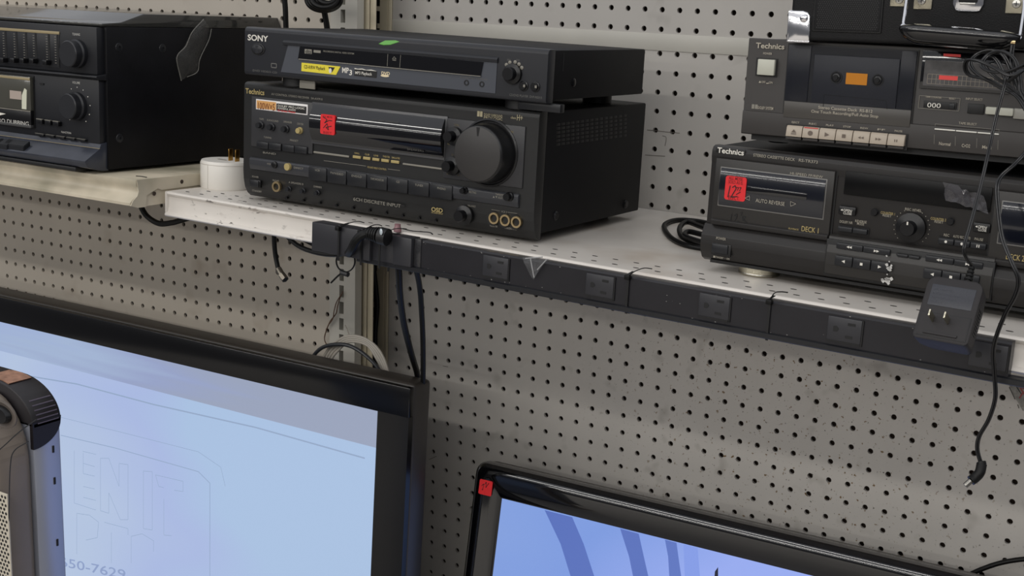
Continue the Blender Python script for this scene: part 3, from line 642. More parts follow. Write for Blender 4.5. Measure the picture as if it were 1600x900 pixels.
    mb = MB(); d.pline(mb, [(1141, 290), (1137, 308)], .0010, -.0076); d.pline(mb, [(1144, 293), (1149, 290), (1150, 295), (1142, 308), (1152, 307)], .0010, -.0076); d.pline(mb, [(1150, 293), (1154, 293), (1152, 298)], .0007, -.0076); d.pline(mb, [(1155, 293), (1158, 293), (1155, 299)], .0007, -.0076); d.line(mb, (1150, 304), (1157, 300), .0008, -.0076); mb.build('handwriting', M_INK, rs)
    mb = MB(); d.pline(mb, [(1143, 334), (1141, 346)], .0009, -.0041); d.pline(mb, [(1147, 337), (1151, 334), (1151, 339), (1146, 347), (1154, 346)], .0009, -.0041); d.pline(mb, [(1156, 332), (1160, 332), (1157, 337)], .0007, -.0041); d.pline(mb, [(1160, 345), (1160, 338), (1165, 339), (1161, 343), (1168, 350)], .0009, -.0041); mb.build('marker_scrawl', M_BLK, dr)
    # centre display
    dp = d.part('display_panel', mat('panel_black', (7, 7, 8), .3, spec=.2), (1321.5, 267), (1546.5, 332), 0, -.0018, .0005)
    ff = MB(); pts = [(1476, 296), (1480, 299), (1484, 305), (1490, 314), (1497, 324)]
    rnd = random.Random(3); t = bmesh.new(); cols = []
    for i in range(10):
        row = []
        for j in range(4):
            x = 1474 + i * 7.2 + rnd.uniform(-2, 2) + j * 1.5; y = 284 + i * 2.6 + j * 9 + rnd.uniform(-2.5, 2.5)
            u, v = d.uv(x, y, -.004); row.append(t.verts.new((u, -.0024 - rnd.uniform(0, .0035), v)))
        cols.append(row)
    for a, b in zip(cols, cols[1:]):
        for k in range(3): t.faces.new((a[k], a[k + 1], b[k + 1], b[k]))
    bmesh.ops.triangulate(t, faces=t.faces[:]); me = bpy.data.meshes.new('film_scrap'); t.to_mesh(me); t.free(); me.materials.append(M_FOIL); o = bpy.data.objects.new('film_scrap', me); C.objects.link(o); o.parent = dp; o['label'] = 'crumpled clear film stuck on the display'
    d.knob('level_knob', M_BTND, (1424.5, 355), .0142, .016, .0072, 0, M_WHT)
    mb = MB(); u, v = d.uv(1424.5, 355)
    for k in range(19):
        a = R_(225 - k * 15); mb.lathe((u + .0172 * math.cos(a), 0, v + .0172 * math.sin(a)), [(.0005, 0), (.0005, .0004), (0, .0004)], n=8)
    mb.build('dial_ticks', M_GRYP, r)
    for t, a, b in (('REC LEVEL', (1414, 328), (1440, 332)), ('COUNTER 1', (1376, 333.5), (1398, 337)), ('RESET', (1379, 337.5), (1393, 340)), ('COUNTER 2', (1454, 342.5), (1478, 346.5)), ('RESET', (1460, 347.5), (1474, 349.8)), ('DOLBY NR', (1312, 347.5), (1332, 350.5)), ('REVERSE', (1336, 346.8), (1354, 349.5)), ('MODE', (1339, 351), (1350, 352.6)),
                    ('REC', (1474.5, 368.8), (1483, 370)), ('AUTO REC MUTE', (1489, 371), (1516, 374.5)), ('PAUSE', (1522.5, 375), (1536, 377))):
        d.text(grey if t[0] in 'RDAPM' else gold, t, a, b, .0026, -.0003)
    d.text(grey, 'SYNCHRO', (1402, 388.5), (1420, 391.5), .0020, -.0046); d.text(grey, 'START', (1404, 393), (1417, 395), .0020, -.0046); d.text(grey, 'SPEED', (1424, 397), (1437, 399), .0022, -.0046); d.text(gold, 'HI-SPEED', (1419, 408.5), (1434, 410.5), .0022, -.0046)
    def btn(tl, br, marks, name='button', y0=0, h=.004, split=None, m=None):
        u0, v1 = d.uv(*tl, y0 - h); u1, v0 = d.uv(*br, y0 - h)
        # the rows run level along the panel: take the mean height of both ends
        n = max(1, len(marks)); hh = (d.uv(tl[0], tl[1], y0 - h)[1] - d.uv(tl[0], tl[1] + split, y0 - h)[1]) if split else None
        vt = v1; vb = v1 - hh if hh else v0
        MB().box(u0 - .0008, u1 + .0008, y0, y0 - .0004, vb - .0008, vt + .0008).build('button_well', M_BLK, r)
        for i in range(n):
            a = u0 + (u1 - u0) * i / n; b = u0 + (u1 - u0) * (i + 1) / n
            o = MB().box(a + .0003, b - .0003, y0, y0 - h, vb, vt, .0008).build(name, m or M_BTN, r)
            if marks and marks[i] != ' ':
                mk = MB(); uc, vc = (a + b) / 2, (vb + vt) / 2; q = .0013; dd = y0 - h - .0002; K = marks[i]
                def T_(cx_, s_, k=1.): mk.poly([(cx_ - s_ * q * k, dd, vc - q * k), (cx_ + s_ * q * 1.1 * k, dd, vc), (cx_ - s_ * q * k, dd, vc + q * k)])
                if K == '<': T_(uc, -1, 1.2)
                elif K == '>': T_(uc, 1, 1.2)
                elif K in 'RF': s_ = -1 if K == 'R' else 1; T_(uc - .0013, s_); T_(uc + .0013, s_)
                elif K == 's': mk.poly([(uc - q, dd, vc - q), (uc + q, dd, vc - q), (uc + q, dd, vc + q), (uc - q, dd, vc + q)])
                elif K == 'o': mk.lathe((uc, dd + .0001, vc), [(q, 0), (q, .0002), (0, .0002)], n=14)
                elif K == 'p':
                    for o_ in (-.0009, .0009): mk.poly([(uc + o_ - .0004, dd, vc - q), (uc + o_ + .0004, dd, vc - q), (uc + o_ + .0004, dd, vc + q), (uc + o_ - .0004, dd, vc + q)])
                mk.build('button_mark', M_WHT, o)
    for tl, br in (((1310.5, 321), (1336, 338)), ((1521, 347), (1546, 365))):
        b = d.part('eject_button', M_BTND, tl, br, 0, -.003, .0012); mb = MB()
        d.text(mb, 'OPEN/', (tl[0] + 7, tl[1] + 9), (tl[0] + 21, tl[1] + 11), .0026, -.0033); d.text(mb, 'CLOSE', (tl[0] + 7, tl[1] + 13.5), (tl[0] + 20, tl[1] + 15.3), .0024, -.0033); tri(mb, d, (tl[0] + 4.4, tl[1] + 7), 3.4, 3.4, True, -.0033); mb.build('button_label', M_WHT, b)
    for c in ((1367, 331.5), (1485.6, 346)): d.knob('reset_button', M_BTND, c, .0036, .0035, .0032)
    btn((1309, 353), (1355, 362), '  ', 'mode_button', split=8); btn((1466, 371.5), (1541, 385), 'oop', 'record_button', split=9)
    # lower centre control block
    u0, v1 = d.uv(1294, 371, -.009); u1, v0 = d.uv(1547, 458, -.009); v0 = .0075; v1 = .0470
    MB().box(u0 - .0014, u1 + .0014, .004, -.0086, .0055, v1 - .004, .0008).build('block_gap', M_BLK, r)
    MB().prism([(.004, v1), (-.0035, v1), (-.0065, v1 - .0015), (-.0105, .030), (-.0115, .018), (-.0095, .0085), (-.005, .005), (.004, .005)], u0, u1, 'x', .0005).build('transport_block', M_DECKBP, r, angle=.5)
    btn((1306.5, 378.5), (1391, 395), 'RF', 'wind_button', -.0075, .0035, split=9.5); btn((1446, 398.5), (1536, 415), 'RF', 'wind_button', -.0075, .0035, split=9.5)
    btn((1401, 396), (1437, 402), '  ', 'speed_button', -.0085, .0025, split=5)
    btn((1304.5, 398.5), (1388, 425), '<s>', 'play_button', -.0100, .004, split=16); btn((1443, 418.5), (1530, 440), '<s>', 'play_button', -.0100, .004, split=16)
    # chipped paint
    mb = MB(); rnd = random.Random(5)
    for k in range(26):
        x, y = 1388 + rnd.gauss(0, 2.2), 422 + rnd.gauss(0, 7); 
        if k % 2: x, y = 1384 + rnd.gauss(0, 6), 437 + rnd.gauss(0, 2)
        s_ = rnd.uniform(1.2, 3.4); d.quad(mb, [(x - s_, y - s_ * .4), (x + s_ * .3, y - s_), (x + s_, y + s_ * .2), (x, y + s_)], -.0146 if y < 432 else -.0121)
    mb.build('paint_chips', mat('chip_white', (196, 194, 190), .6), r)
    # power button on the base bar
    d.text(grey, 'POWER', (1119, 373.5), (1134, 376.3), .0028, -.0082); d.text(grey, '■STANDBY ─ ON', (1114.5, 402), (1139.5, 406.5), .0020, -.0086)
    MB().box(*[d.uv(1111, 379.5, -.0105)[0], d.uv(1140, 399, -.0105)[0]], -.006, -.0086, d.uv(1111, 398, -.0105)[1], d.uv(1111, 379, -.0105)[1], .0006).build('button_well', M_BLK, r)
    d.part('power_button', M_BTN, (1112.5, 380), (1136, 398.5), -.007, -.0104, .0009)
    gold.build('gold_lettering', M_YEL, r); grey.build('grey_lettering', mat('warm_print', (158, 152, 138), .5), r)
    return d
DKB = build_deck()

# ------------------------------------------------------------ older cassette deck on top of it
def build_old_deck():
    W, H, D = .43, .0968, .24
    O = (.1640, -.3300, .2935)
    d = Dev('cassette_deck', 'older grey cassette deck with seven beige piano keys, stacked on another deck', 'cassette deck', O, basis(.03, 0, -.0195)); r = d.root
    ou, ov = d.uv(1158.4, 208.3); d.O += d.Bm @ Vector((ou, 0, ov)); d.root.matrix_world = Matrix.Translation(d.O) @ d.Bm.to_4x4()
    MB().box(.003, W - .003, .010, D, .002, H - .0008, .0015).build('steel_cover', mat('old_cover', (30, 28, 27), .5, spec=.3), r)
    zs = d.uv(1160.7, 172)[1]
    prof = [(.012, H), (.0018, H), (.0008, H - .001), (.0008, zs + .0004), (-.0012, zs - .0004), (-.0016, .001), (.0, 0), (.012, 0)]
    MB().prism(prof, 0, W, 'x', .0003).build('faceplate', M_DECKA, r, angle=.4)
    for u in (.03, W - .03):
        for y in (.03, D - .04): MB().lathe((u, y, -.0085), [(.010, 0), (.011, .001), (.011, .0095), (0, .0095)], 'z', 24).build('foot', M_BLK, r)
    MB().box(.008, W - .008, .008, .03, -.006, .001).build('under_skirt', M_BLK, r)
    grey = MB(); d.text(grey, 'Technics', (1181, 74.8), (1225.4, 77), .0054); d.text(grey, 'POWER', (1192.5, 84.8), (1206, 86), .0022, -.0002); d.text(grey, '▲OFF ▂ON', (1185.5, 129), (1207, 131), .0022, -.0002)
    d.text(grey, 'DOLBY SYSTEM', (1184, 170.5), (1208, 171.6), .0030, -.0002); mb2 = MB(); u, v = d.uv(1179, 166.6, 0); mb2.box(u - .0032, u - .0003, .0008, .0003, v - .0022, v + .0022); mb2.box(u + .0003, u + .0032, .0008, .0003, v - .0022, v + .0022); mb2.build('logo', M_GRYP, r)
    # power button
    u0, v1 = d.uv(1182, 90); u1, v0 = d.uv(1213, 120.5)
    MB().box(u0, u1, .0008, .0, v0, v1).build('button_well', M_BLK, r); d.part('power_button', M_KEYL, (1184, 92), (1208.7, 118.5), .0005, -.0045, .001)
    # cassette door
    TLx, TRx = 1233, 1434
    u0 = d.uv(1229.5, 120)[0]; u1 = d.uv(1428, 140)[0]; vt = H - .0045; vb = d.uv(1229, 183)[1]; vl = d.uv(1226, 157)[1]
    MB().box(u0 - .0012, u1 + .0014, .0006, -.0004, vb - .004, vt + .0012).build('door_gap', M_BLK, r)
    dr = MB().box(u0, u1, .0006, -.0020, vb, vl, .0006).build('door_panel', mat('door_panel', (70, 67, 63), .36), r)
    MB().box(u0, u1, .0004, -.0008, vb - .0032, vb - .0006, .0004).build('door_sill', M_DECKA, r)
    back = MB().box(u0, u1, .0006, -.0006, vl, vt).build('cassette_well', mat('well_dark', (22, 23, 28), .4), r)
    ci0, cj1 = d.uv(1274, 83); ci1, cj0 = d.uv(1400, 168)
    cs = MB().box(ci0, ci1, -.0004, -.0022, vl, cj1 - .001, .0008).build('cassette', mat('cassette_shell', (36, 38, 46), .4), r)
    d.part('cassette_label', mat('orange_label', (236, 150, 20), .5), (1322.5, 113.5), (1354, 133.5), -.0022, -.0026, parent=cs)
    for c in ((1306.5, 121), (1371.3, 125.5)):
        mb = MB(); d.ring(mb, c, .0060, .0048, -.0022, -.0028, 26); mb.build('spool_ring', M_BLK, cs); d.knob('spool', M_BTND, c, .0040, .0034, .0026, -.002, parent=cs)
    mb = MB(); d.pline(mb, [(1286, 166), (1288, 148), (1384, 157), (1386, 171)], .0006, -.0024); mb.build('cassette_ridge', M_BLK, cs)
    MB().box(u0, ci0 - .004, -.0006, -.0016, vl, vt, .0004).build('well_wing', mat('wing_navy', (20, 23, 33), .3), back); MB().box(ci1 + .0008, u1, -.0006, -.0016, vl, vt, .0004).build('well_wing', MATS['wing_navy'], back)
    fr = MB().box(u0, u1, -.0028, -.0032, vl, vt).build('door_window', mat('window_tint', (30, 32, 40), .1, alpha=.12), dr)
    d.text(grey, 'Stereo Cassette Deck  RS-B12', (1278.5, 169.5), (1363, 176.5), .0030, -.0023); d.text(grey, 'One Touch Recording/Full Auto Stop', (1267.5, 175.4), (1372, 184.5), .0030, -.0023)
    # piano keys
    ka, kt = d.uv(1228.9, 195.4, -.006); kb, _ = d.uv(1415, 211, -.006); kz = d.uv(1224.8, 212, -.006)[1]
    MB().box(ka - .0015, kb + .0015, 0, -.0020, kz - .004, kt + .001).build('key_well', M_BLK, r)
    marks = 'eo>sRFp'
    for i in range(7):
        a = ka + (kb - ka) * i / 7 + .0004; b = ka + (kb - ka) * (i + 1) / 7 - .0004
        k = MB().prism([(-.001, kt), (-.0045, kt), (-.0062, kt - .002), (-.0078, kz), (-.001, kz)], a, b, 'x', .0004).build('piano_key', M_KEY, r, angle=.4)
        MB().box(a + .0005, b - .0005, -.001, -.0062, kz - .0030, kz - .0008, .0003).build('key_foot', M_DECKA, r)
        px = 1238 + i * 26.8; py = 205 + i * 2.3
        mb = MB(); uc, vc = (a + b) / 2, (kt + kz) / 2 - .0005; dd = -.0076; q = .0018; K = marks[i]
        def T_(cx_, s_, k_=1.): mb.poly([(cx_ - s_ * q * k_, dd, vc - q * k_), (cx_ + s_ * q * 1.1 * k_, dd, vc), (cx_ - s_ * q * k_, dd, vc + q * k_)])
        if K == 'e': mb.poly([(uc - .0026, dd, vc - .0006), (uc + .0026, dd, vc - .0006), (uc, dd, vc + .0024)]); mb.poly([(uc - .0026, dd - .0004, vc - .0024), (uc + .0026, dd - .0004, vc - .0024), (uc + .0026, dd, vc - .0014), (uc - .0026, dd, vc - .0014)])
        elif K == 'o': mb.lathe((uc, dd + .0003, vc), [(.0024, 0), (.0024, .0004), (0, .0004)], n=18)
        elif K == '>': T_(uc, 1, 1.2)
        elif K == 's': mb.poly([(uc - q, dd, vc - q), (uc + q, dd, vc - q), (uc + q, dd, vc + q), (uc - q, dd, vc + q)])
        elif K in 'RF': s_ = -1 if K == 'R' else 1; T_(uc - .0015, s_, .7); T_(uc + .0015, s_, .7)
        else:
            for o_ in (-.001, .001): mb.poly([(uc + o_ - .0004, dd, vc - .0012), (uc + o_ + .0004, dd, vc - .0012), (uc + o_ + .0004, dd, vc + .0012), (uc + o_ - .0004, dd, vc + .0012)])
        mb.build('key_mark', mat('key_print', (104, 92, 82), .5), k)
        if i == 1: MB().box(a + .001, b - .001, -.0046, -.0058, kt - .0018, kt - .0004).build('record_stripe', mat('soft_red', (190, 70, 66), .5), k)
        d.text(grey, ('EJECT', 'REC', 'PLAY', 'STOP', 'REW', 'FF', 'PAUSE')[i], (px - 1, 192 + i * 2.28), (px + 11, 193 + i * 2.28), .0018, -.0018)
    # level meter window
    u0, v1 = d.uv(1442.5, 83); u1, v0 = d.uv(1577, 142); v0 = d.uv(1440, 138)[1]; v1 = H - .003
    mw = MB().box(u0, u1, .0008, -.0012, v0, v1, .0004).build('meter_window', M_GLASS, r)
    MB().box(u0 + .003, u1 - .002, -.0008, -.0016, v0 + .003, v1 - .009).build('meter_scale', mat('meter_grey', (72, 70, 70), .4, noise=.35, nscale=90), mw)
    mb = MB(); g0, g1 = u0 + .007, u1 - .003
    for i in range(19): x = g0 + (g1 - g0) * i / 18; mb.box(x - .0002, x + .0002, -.0016, -.0019, v0 + .005, v0 + .014)
    for z in (.005, .0095, .014): mb.box(g0, g1, -.0016, -.0019, v0 + z - .0002, v0 + z + .0002)
    mb.build('meter_grid', mat('grid_print', (140, 132, 120), .5), mw)
    mr = mat('meter_red', (226, 70, 66), .4)
    d.part('meter_bar', mr, (1467.5, 117.5), (1496, 126), -.0016, -.0022, parent=mw); a0 = d.uv(1475, 85)[0]; a1 = d.uv(1502, 85)[0]; MB().box(a0, a1, -.0012, -.0018, v1 - .0045, v1 - .002).build('meter_bar', mr, mw)
    # counter
    mb = MB(); u0, v1 = d.uv(1436.5, 149); u1, v0 = d.uv(1498.5, 174)
    for (a, b, c_, e) in ((u0, u1, v1 - .0004, v1), (u0, u1, v0, v0 + .0004), (u0, u0 + .0004, v0, v1), (u1 - .0004, u1, v0, v1)): mb.box(a, b, .0008, .0, c_, e)
    mb.build('counter_frame', M_GRYP, r)
    cw = d.part('tape_counter', M_BLK, (1443.5, 157), (1494, 171.5), .0006, -.0004, .0003)
    mb = MB(); d.text(mb, '000', (1448.5, 167.3), (1469.5, 169), .0046, -.0008); mb.build('counter_digits', M_WHT, cw); d.part('reset_button', M_BTN, (1483, 161.5), (1491, 170.5), -.0004, -.002, .0005, parent=cw)
    d.text(grey, 'TAPE COUNTER', (1446, 152.3), (1471, 154.3), .0018, -.0002); d.text(grey, 'RESET', (1483, 155), (1493, 156), .0018, -.0002); d.text(grey, 'TAPE SELECT', (1498, 193.6), (1526, 196.4), .0022, -.0002)
    d.text(grey, 'INPUT SELECT', (1509, 155.5), (1535, 158), .0022, -.0002)
    d.part('input_button', M_BLK, (1512.5, 161.5), (1536.5, 179), .0006, -.0008, .0005); d.part('input_button', M_KEYL, (1540, 166.5), (1559.5, 180), .0006, -.005, .0012); d.part('input_button', M_KEYL, (1561, 168), (1582, 182), .0006, -.005, .0012); d.part('input_button', mat('grey_button', (150, 148, 140), .4), (1584, 169), (1612, 188), .0006, -.0028, .0012)
    for a, b in (((1460, 200.5), (1492.3, 205.5)), ((1493.5, 203.3), (1526, 208.5)), ((1527.3, 206), (1560.5, 211.5))):
        h0 = (a[1] + b[1]) / 2; d.part('tape_bar', M_WBAR, (a[0], h0 - 2.6), (b[0], h0 + 2.2), -.001, -.0030, .0005)
    mb = MB()
    for x, y in ((1460, 212), (1493, 215), (1526.5, 218), (1559.5, 221)): d.line(mb, (x, y - 2), (x - .6, y + 13), .0003, -.0019)
    d.pline(mb, [(1461, 197), (1461.3, 193.5), (1561, 202.5), (1561, 206)], .0003, -.0018); mb.build('selector_lines', M_GRYP, r)
    d.text(grey, 'Normal', (1467, 226.5), (1485, 228), .0032, -.0019); d.text(grey, 'CrO2', (1502.5, 229.5), (1515.5, 231), .0032, -.0019); d.text(grey, 'Metal', (1534.5, 232), (1549, 233.4), .0032, -.0019)
    grey.build('grey_lettering', mat('pale_print', (176, 168, 152), .5), r)
    return d
DKA = build_old_deck()

# ------------------------------------------------------------ black carrying case amplifier on top
def build_case():
    d = Dev('amplifier_case', 'black vinyl portable amplifier case with chrome corner, latch and wire handle', 'amplifier', (.2, -.340, .395), basis(.05, .012, -.0195)); r = d.root
    ou, ov = d.uv(1232.5, 62.5); d.O += d.Bm @ Vector((ou, 0, ov)); d.root.matrix_world = Matrix.Translation(d.O) @ d.Bm.to_4x4()
    Wd = 2 * (d.uv(1513, 10)[0]); H = .20; D = .20
    MB().box(0, Wd, 0, D, 0, H, .004, 3).build('case_body', M_TOLEX, r)
    MB().box(-.0004, Wd + .0004, .055, .0565, -.0004, H + .0004).build('case_seam', M_BLK, r)
    gl, _ = d.uv(1271, 20); gr, gb = d.uv(1377, 53)
    MB().box(gl, gr, .001, -.0012, gb, gb + .105, .005, 3).build('speaker_frame', M_BLK, r)
    gm = MB().box(gl + .0016, gr - .0016, 0, -.0016, gb + .0016, gb + .1034, .004, 3).build('speaker_grille', M_GRILL, r)
    mb = MB(); nx = int((gr - gl - .008) / .0022)
    for j in range(48):
        for i in range(nx):
            x = gl + .005 + i * .0022 + (j % 2) * .0011; z = gb + .004 + j * .0019
            mb.poly([(x + .0007 * math.cos(a), -.00165, z + .0007 * math.sin(a)) for a in [k * math.pi / 3 for k in range(6)]])
    mb.build('grille_holes', M_BLK, gm, smooth=False)
    # chrome corner protector
    def corner(x0, s_):
        mb = MB()
        w_, h_ = .0215, .029
        mb.prism([(x0 - s_ * .0012, -.0012), (x0 + s_ * w_, -.0012), (x0 + s_ * w_, h_ * .35), (x0 + s_ * (w_ * .96), h_ * .80), (x0 + s_ * (w_ * .84), h_ * .95), (x0 + s_ * (w_ * .6), h_), (x0 - s_ * .0012, h_)], .004, -.0024, 'y', .0019)
        mb.box(x0 - s_ * .0022, x0 + s_ * .001, -.002, .026, -.002, h_, .0014); mb.box(x0 - s_ * .001, x0 + s_ * w_, -.002, .026, -.0022, .0004, .001)
        c = mb.build('corner_guard', M_CHR, r); 
        MB().lathe((x0 + s_ * .0145, -.0024, h_ * .74), [(.0042, 0), (.0038, .0012), (.002, .0022), (0, .0024)], n=20).build('rivet', M_CHR, c)
    corner(0, 1); corner(Wd, -1)
    # hinge plates, latch
    def plate(a, b, scr, top=.03):
        u0, _ = d.uv(a, 5); u1, v0 = d.uv(b[0], b[1]); p = MB().box(u0, u1, 0, -.0018, v0, v0 + top, .0008).build('hinge_plate', M_NICK, r)
        u, v = d.uv(*scr); MB().lathe((u, -.0018, v), [(.0040, 0), (.0036, .0012), (.0015, .0018), (0, .0018)], n=20).build('screw', M_STEEL, p)
        mb = MB(); mb.box(u - .0022, u + .0022, -.0035, -.0038, v - .0004, v + .0004); mb.box(u - .0004, u + .0004, -.0035, -.0038, v - .0022, v + .0022); mb.build('screw_slot', M_BLK, p)
    plate(1391, (1415, 10.5), (1406, -.5)); plate(1428, (1456, 15), (1441, 1)); plate(1572, (1602, 22), (1589, 6))
    u0, _ = d.uv(1490, 5); u1, v0 = d.uv(1536.5, 19.5)
    lt = MB().prism([(u0, v0 + .04), (u0, v0 + .007), (u0 + .003, v0 + .001), (u0 + .006, v0), (u1 - .006, v0), (u1 - .003, v0 + .001), (u1, v0 + .007), (u1, v0 + .04)], 0, -.003, 'y', .0008).build('latch', M_CHR, r)
    uc = (u0 + u1) / 2; MB().box(uc - .0085, uc + .0085, -.003, -.0055, v0 + .0085, v0 + .04, .001).build('latch_tongue', M_BLK, lt); MB().box(uc - .007, uc + .007, -.0045, -.006, v0 + .0065, v0 + .0085, .0005).build('latch_hook', M_STEEL, lt)
    # folding handle: chrome wire arms and a black moulded grip
    y1, y2 = -.004, -.030
    def P(px, py, y): u, v = d.uv(px, py, y); return (u, y, v)
    hd = MB().tube([P(1412, 38, y2), P(1400, 44, y2 - .003) if False else P(1410, 44, y2 - .003), P(1430, 62, y2 - .006), P(1500, 72, y2 - .008), P(1565, 72, y2 - .006), P(1590, 62, y2 - .003), P(1594, 54, y2)], .002, 8).build('handle', M_CHR, r)
    for a, b in (((1417, -3), (1411, 40)), ((1600, 14), (1594, 56))):
        MB().tube([P(a[0], a[1] - 14, y1 - .004), P(*a, y1 - .010), P(*b, y2)], .0017, 10, sub=4).build('handle_arm', M_CHR, hd)
    # grip body: a shallow boat section swept between both arms
    t = bmesh.new(); rings = []
    L0 = Vector(P(1409, 41, y2)); L1 = Vector(P(1596, 56, y2)); N = 22
    for i in range(N + 1):
        f = i / N; c = L0.lerp(L1, f); e = math.sin(math.pi * f); s_ = min(1, (e * 2.2) ** .5 if e > 0 else 0)
        hgt = .004 + .0105 * s_; dep = .006 + .008 * s_
        ring = []
        for k in range(16):
            a = 2 * math.pi * k / 16; yy = math.cos(a) * dep; zz = math.sin(a) * hgt
            zz = zz * (.35 if zz > 0 else 1.); ring.append(t.verts.new((c.x, c.y - .004 + yy, c.z - .001 + zz)))
        rings.append(ring)
    for a, b in zip(rings, rings[1:]):
        for k in range(16): t.faces.new((a[k], a[(k + 1) % 16], b[(k + 1) % 16], b[k]))
    t.faces.new(rings[0]); t.faces.new(rings[-1]); g = MB(); g.add(t); gp = g.build('grip', mat('grip_gloss', (14, 14, 15), .1, coat=.5), hd, angle=1.)
    return d
CASE = build_case()

# ------------------------------------------------------------ black stereo system on the cream shelf
def build_stereo():
    W, D, X1 = .44, .345, -.680
    YF = -.4440
    O = (X1 - W, YF, .1818); d = Dev('stereo_system', 'black all in one stereo system under a smoked turntable cover, on the cream shelf', 'stereo system', O, basis(0, 0, -.0195)); r = d.root
    H = .1865
    MB().box(.0, W, .012, D, .002, H, .0015).build('cabinet', M_STERC, r)
    for p in ((186, 74), (254, 75.5), (187, 216)):
        y0, z0 = d.side(*p, W); MB().lathe((W - .0005, y0, z0), [(.0062, 0), (.0055, .0012), (.002, .0016), (.002, .0006), (0, .0006)], 'x', 22).build('cabinet_screw', M_BTN, r)
    for u in (.03, W - .03):
        for y in (.04, D - .03): MB().lathe((u, y, -.0028), [(.012, 0), (.012, .006), (0, .006)], 'z', 20).build('foot', M_BLK, r)
    zt = H; zm = d.uv(100, 116)[1]; zl = d.uv(100, 219)[1]
    Wf = d.uv(152, 120)[0]
    # upper fascia and lower fascia with a ledge between
    MB().box(0, Wf, .0, .014, zm + .003, zt - .001, .001).build('upper_fascia', M_STER, r)
    MB().prism([(.012, zm + .004), (-.004, zm + .002), (-.005, zm), (0, zm - .0035), (.012, zm - .004)], 0, Wf + .004, 'x', .0004).build('fascia_ledge', M_STER, r)
    MB().box(0, Wf, .002, .014, zl - .004, zm - .0025, .001).build('lower_fascia', M_STER, r)
    # sloping control ledge
    a = d.side(154, 232.5, Wf); b = d.side(131, 252, Wf)
    MB().prism([(.014, a[1] + .008), (.002, a[1] + .006), (a[0] , a[1]), (b[0], b[1]), (b[0] + .001, b[1] - .003), (b[0] + .005, .0062), (.004, .0005), (.014, .0005)], 0, Wf + .002, 'x', .0005).build('control_ledge', mat('ledge_satin', (52, 55, 64), .25, noise=.18, nscale=30), r, angle=.4)
    MB().box(0, Wf - .02, b[0] + .003, .014, .0, .0052, .0008).build('plinth', M_BLK, r)
    u0 = 0; k = a
    MB().prism([(a[0] - .0004, a[1]), (a[0] + .001, a[1] + .0012), (a[0] + .003, a[1] + .0008)], 0, Wf + .002, 'x').build('ledge_trim', M_KHAKI, r)
    # buttons on the ledge
    sl = Vector((0, b[0] - a[0], b[1] - a[1])).normalized(); nn = Vector((0, sl.z, -sl.y));
    if nn.z < 0: nn = -nn
    Pm = d.O + d.Bm @ Vector((0, (a[0] + b[0]) / 2, (a[1] + b[1]) / 2))
    def onledge(px, py): X = onplane(Pm + d.Bm @ nn * .004, d.Bm @ nn, px, py); return d.Bm.transposed() @ (X - d.O)
    for (p, q) in (((-12, 216), (-1, 226)), ((2, 217.5), (11, 229)), ((15, 218), (37, 231))):
        A = onledge(*p); Bq = onledge(*q); y0, y1 = min(A.y, Bq.y), max(A.y, Bq.y); t = box_tmp(A.x, Bq.x, y0, y1, 0, 1)
        for v in t.verts:
            f = (v.co.y - (a[0])) / (b[0] - a[0]); base = a[1] + (b[1] - a[1]) * f; v.co.z = base + (v.co.z * .0085 - .002) ; v.co.y -= .0
        bmesh.ops.bevel(t, geom=t.edges[:], offset=.0008, segments=2, affect='EDGES'); MB().add(t).build('ledge_button', M_BTN, r)
    # equaliser
    eq0, ev1 = d.uv(-60, 40); eq1, ev0 = d.uv(94, 104)
    ev1 = d.uv(60, 51)[1]; ev0 = d.uv(60, 103)[1]
    eqp = MB().box(eq0, eq1, 0, -.0008, ev0, ev1, .0003).build('equaliser_panel', M_BTN, r)
    MB().box(eq0, eq1 + .001, 0, -.0016, ev1 - .0005, ev1 + .0032, .0004).build('equaliser_trim', M_KHAKI, r)
    for i, x in enumerate((-8, 9, 26, 41, 56, 76.5, 90)):
        ua = d.uv(x, 70, -.001)[0]; MB().box(ua - .0017, ua + .0017, -.0004, -.0011, ev0 + .0025, ev1 - .001).build('slider_slot', M_BLK, eqp)
        mb = MB()
        for j in range(11): z = ev0 + .006 + j * (ev1 - ev0 - .010) / 10; mb.box(ua - .006, ua - .0028, -.0008, -.0011, z - .0003, z + .0003)
        mb.build('slider_scale', M_GRYP, eqp)
        if i != 6:
            un, vn = d.uv(x, 94 + i * .4 if i < 5 else 98, -.007); sb = MB().box(ua - .0042, ua + .0042, -.0008, -.010, vn - .0032, vn + .0032, .0014, 3).build('slider_knob', M_BTND, r)
    # knobs
    dk = mat('stereo_knob', (27, 28, 32), .4)
    d.knob('tuning_knob', dk, (122.5, 84), .0185, .0180, .0170, 0, n=48)
    vk = d.knob('volume_knob', dk, (121.5, 165.8), .0185, .0175, .0168, .002, n=48)
    mb = MB(); u, v = d.uv(121.5, 165.8, .002)
    for k_ in range(11):
        aa = R_(230 - k_ * 28); mb.lathe((u + .0245 * math.cos(aa), .002, v + .0245 * math.sin(aa)), [(.0007, 0), (.0007, .0005), (0, .0005)], n=8)
    mb.build('dial_dots', M_WHT, r)
    grey = MB(); d.text(grey, 'TUNING', (113, 54.6), (125, 56.4), .0032, -.0003); d.text(grey, 'VOLUME', (113, 130), (125, 132), .0032, .0017); d.text(grey, 'FUNCTION', (96, 207.5), (111, 209.6), .0026, .0017)
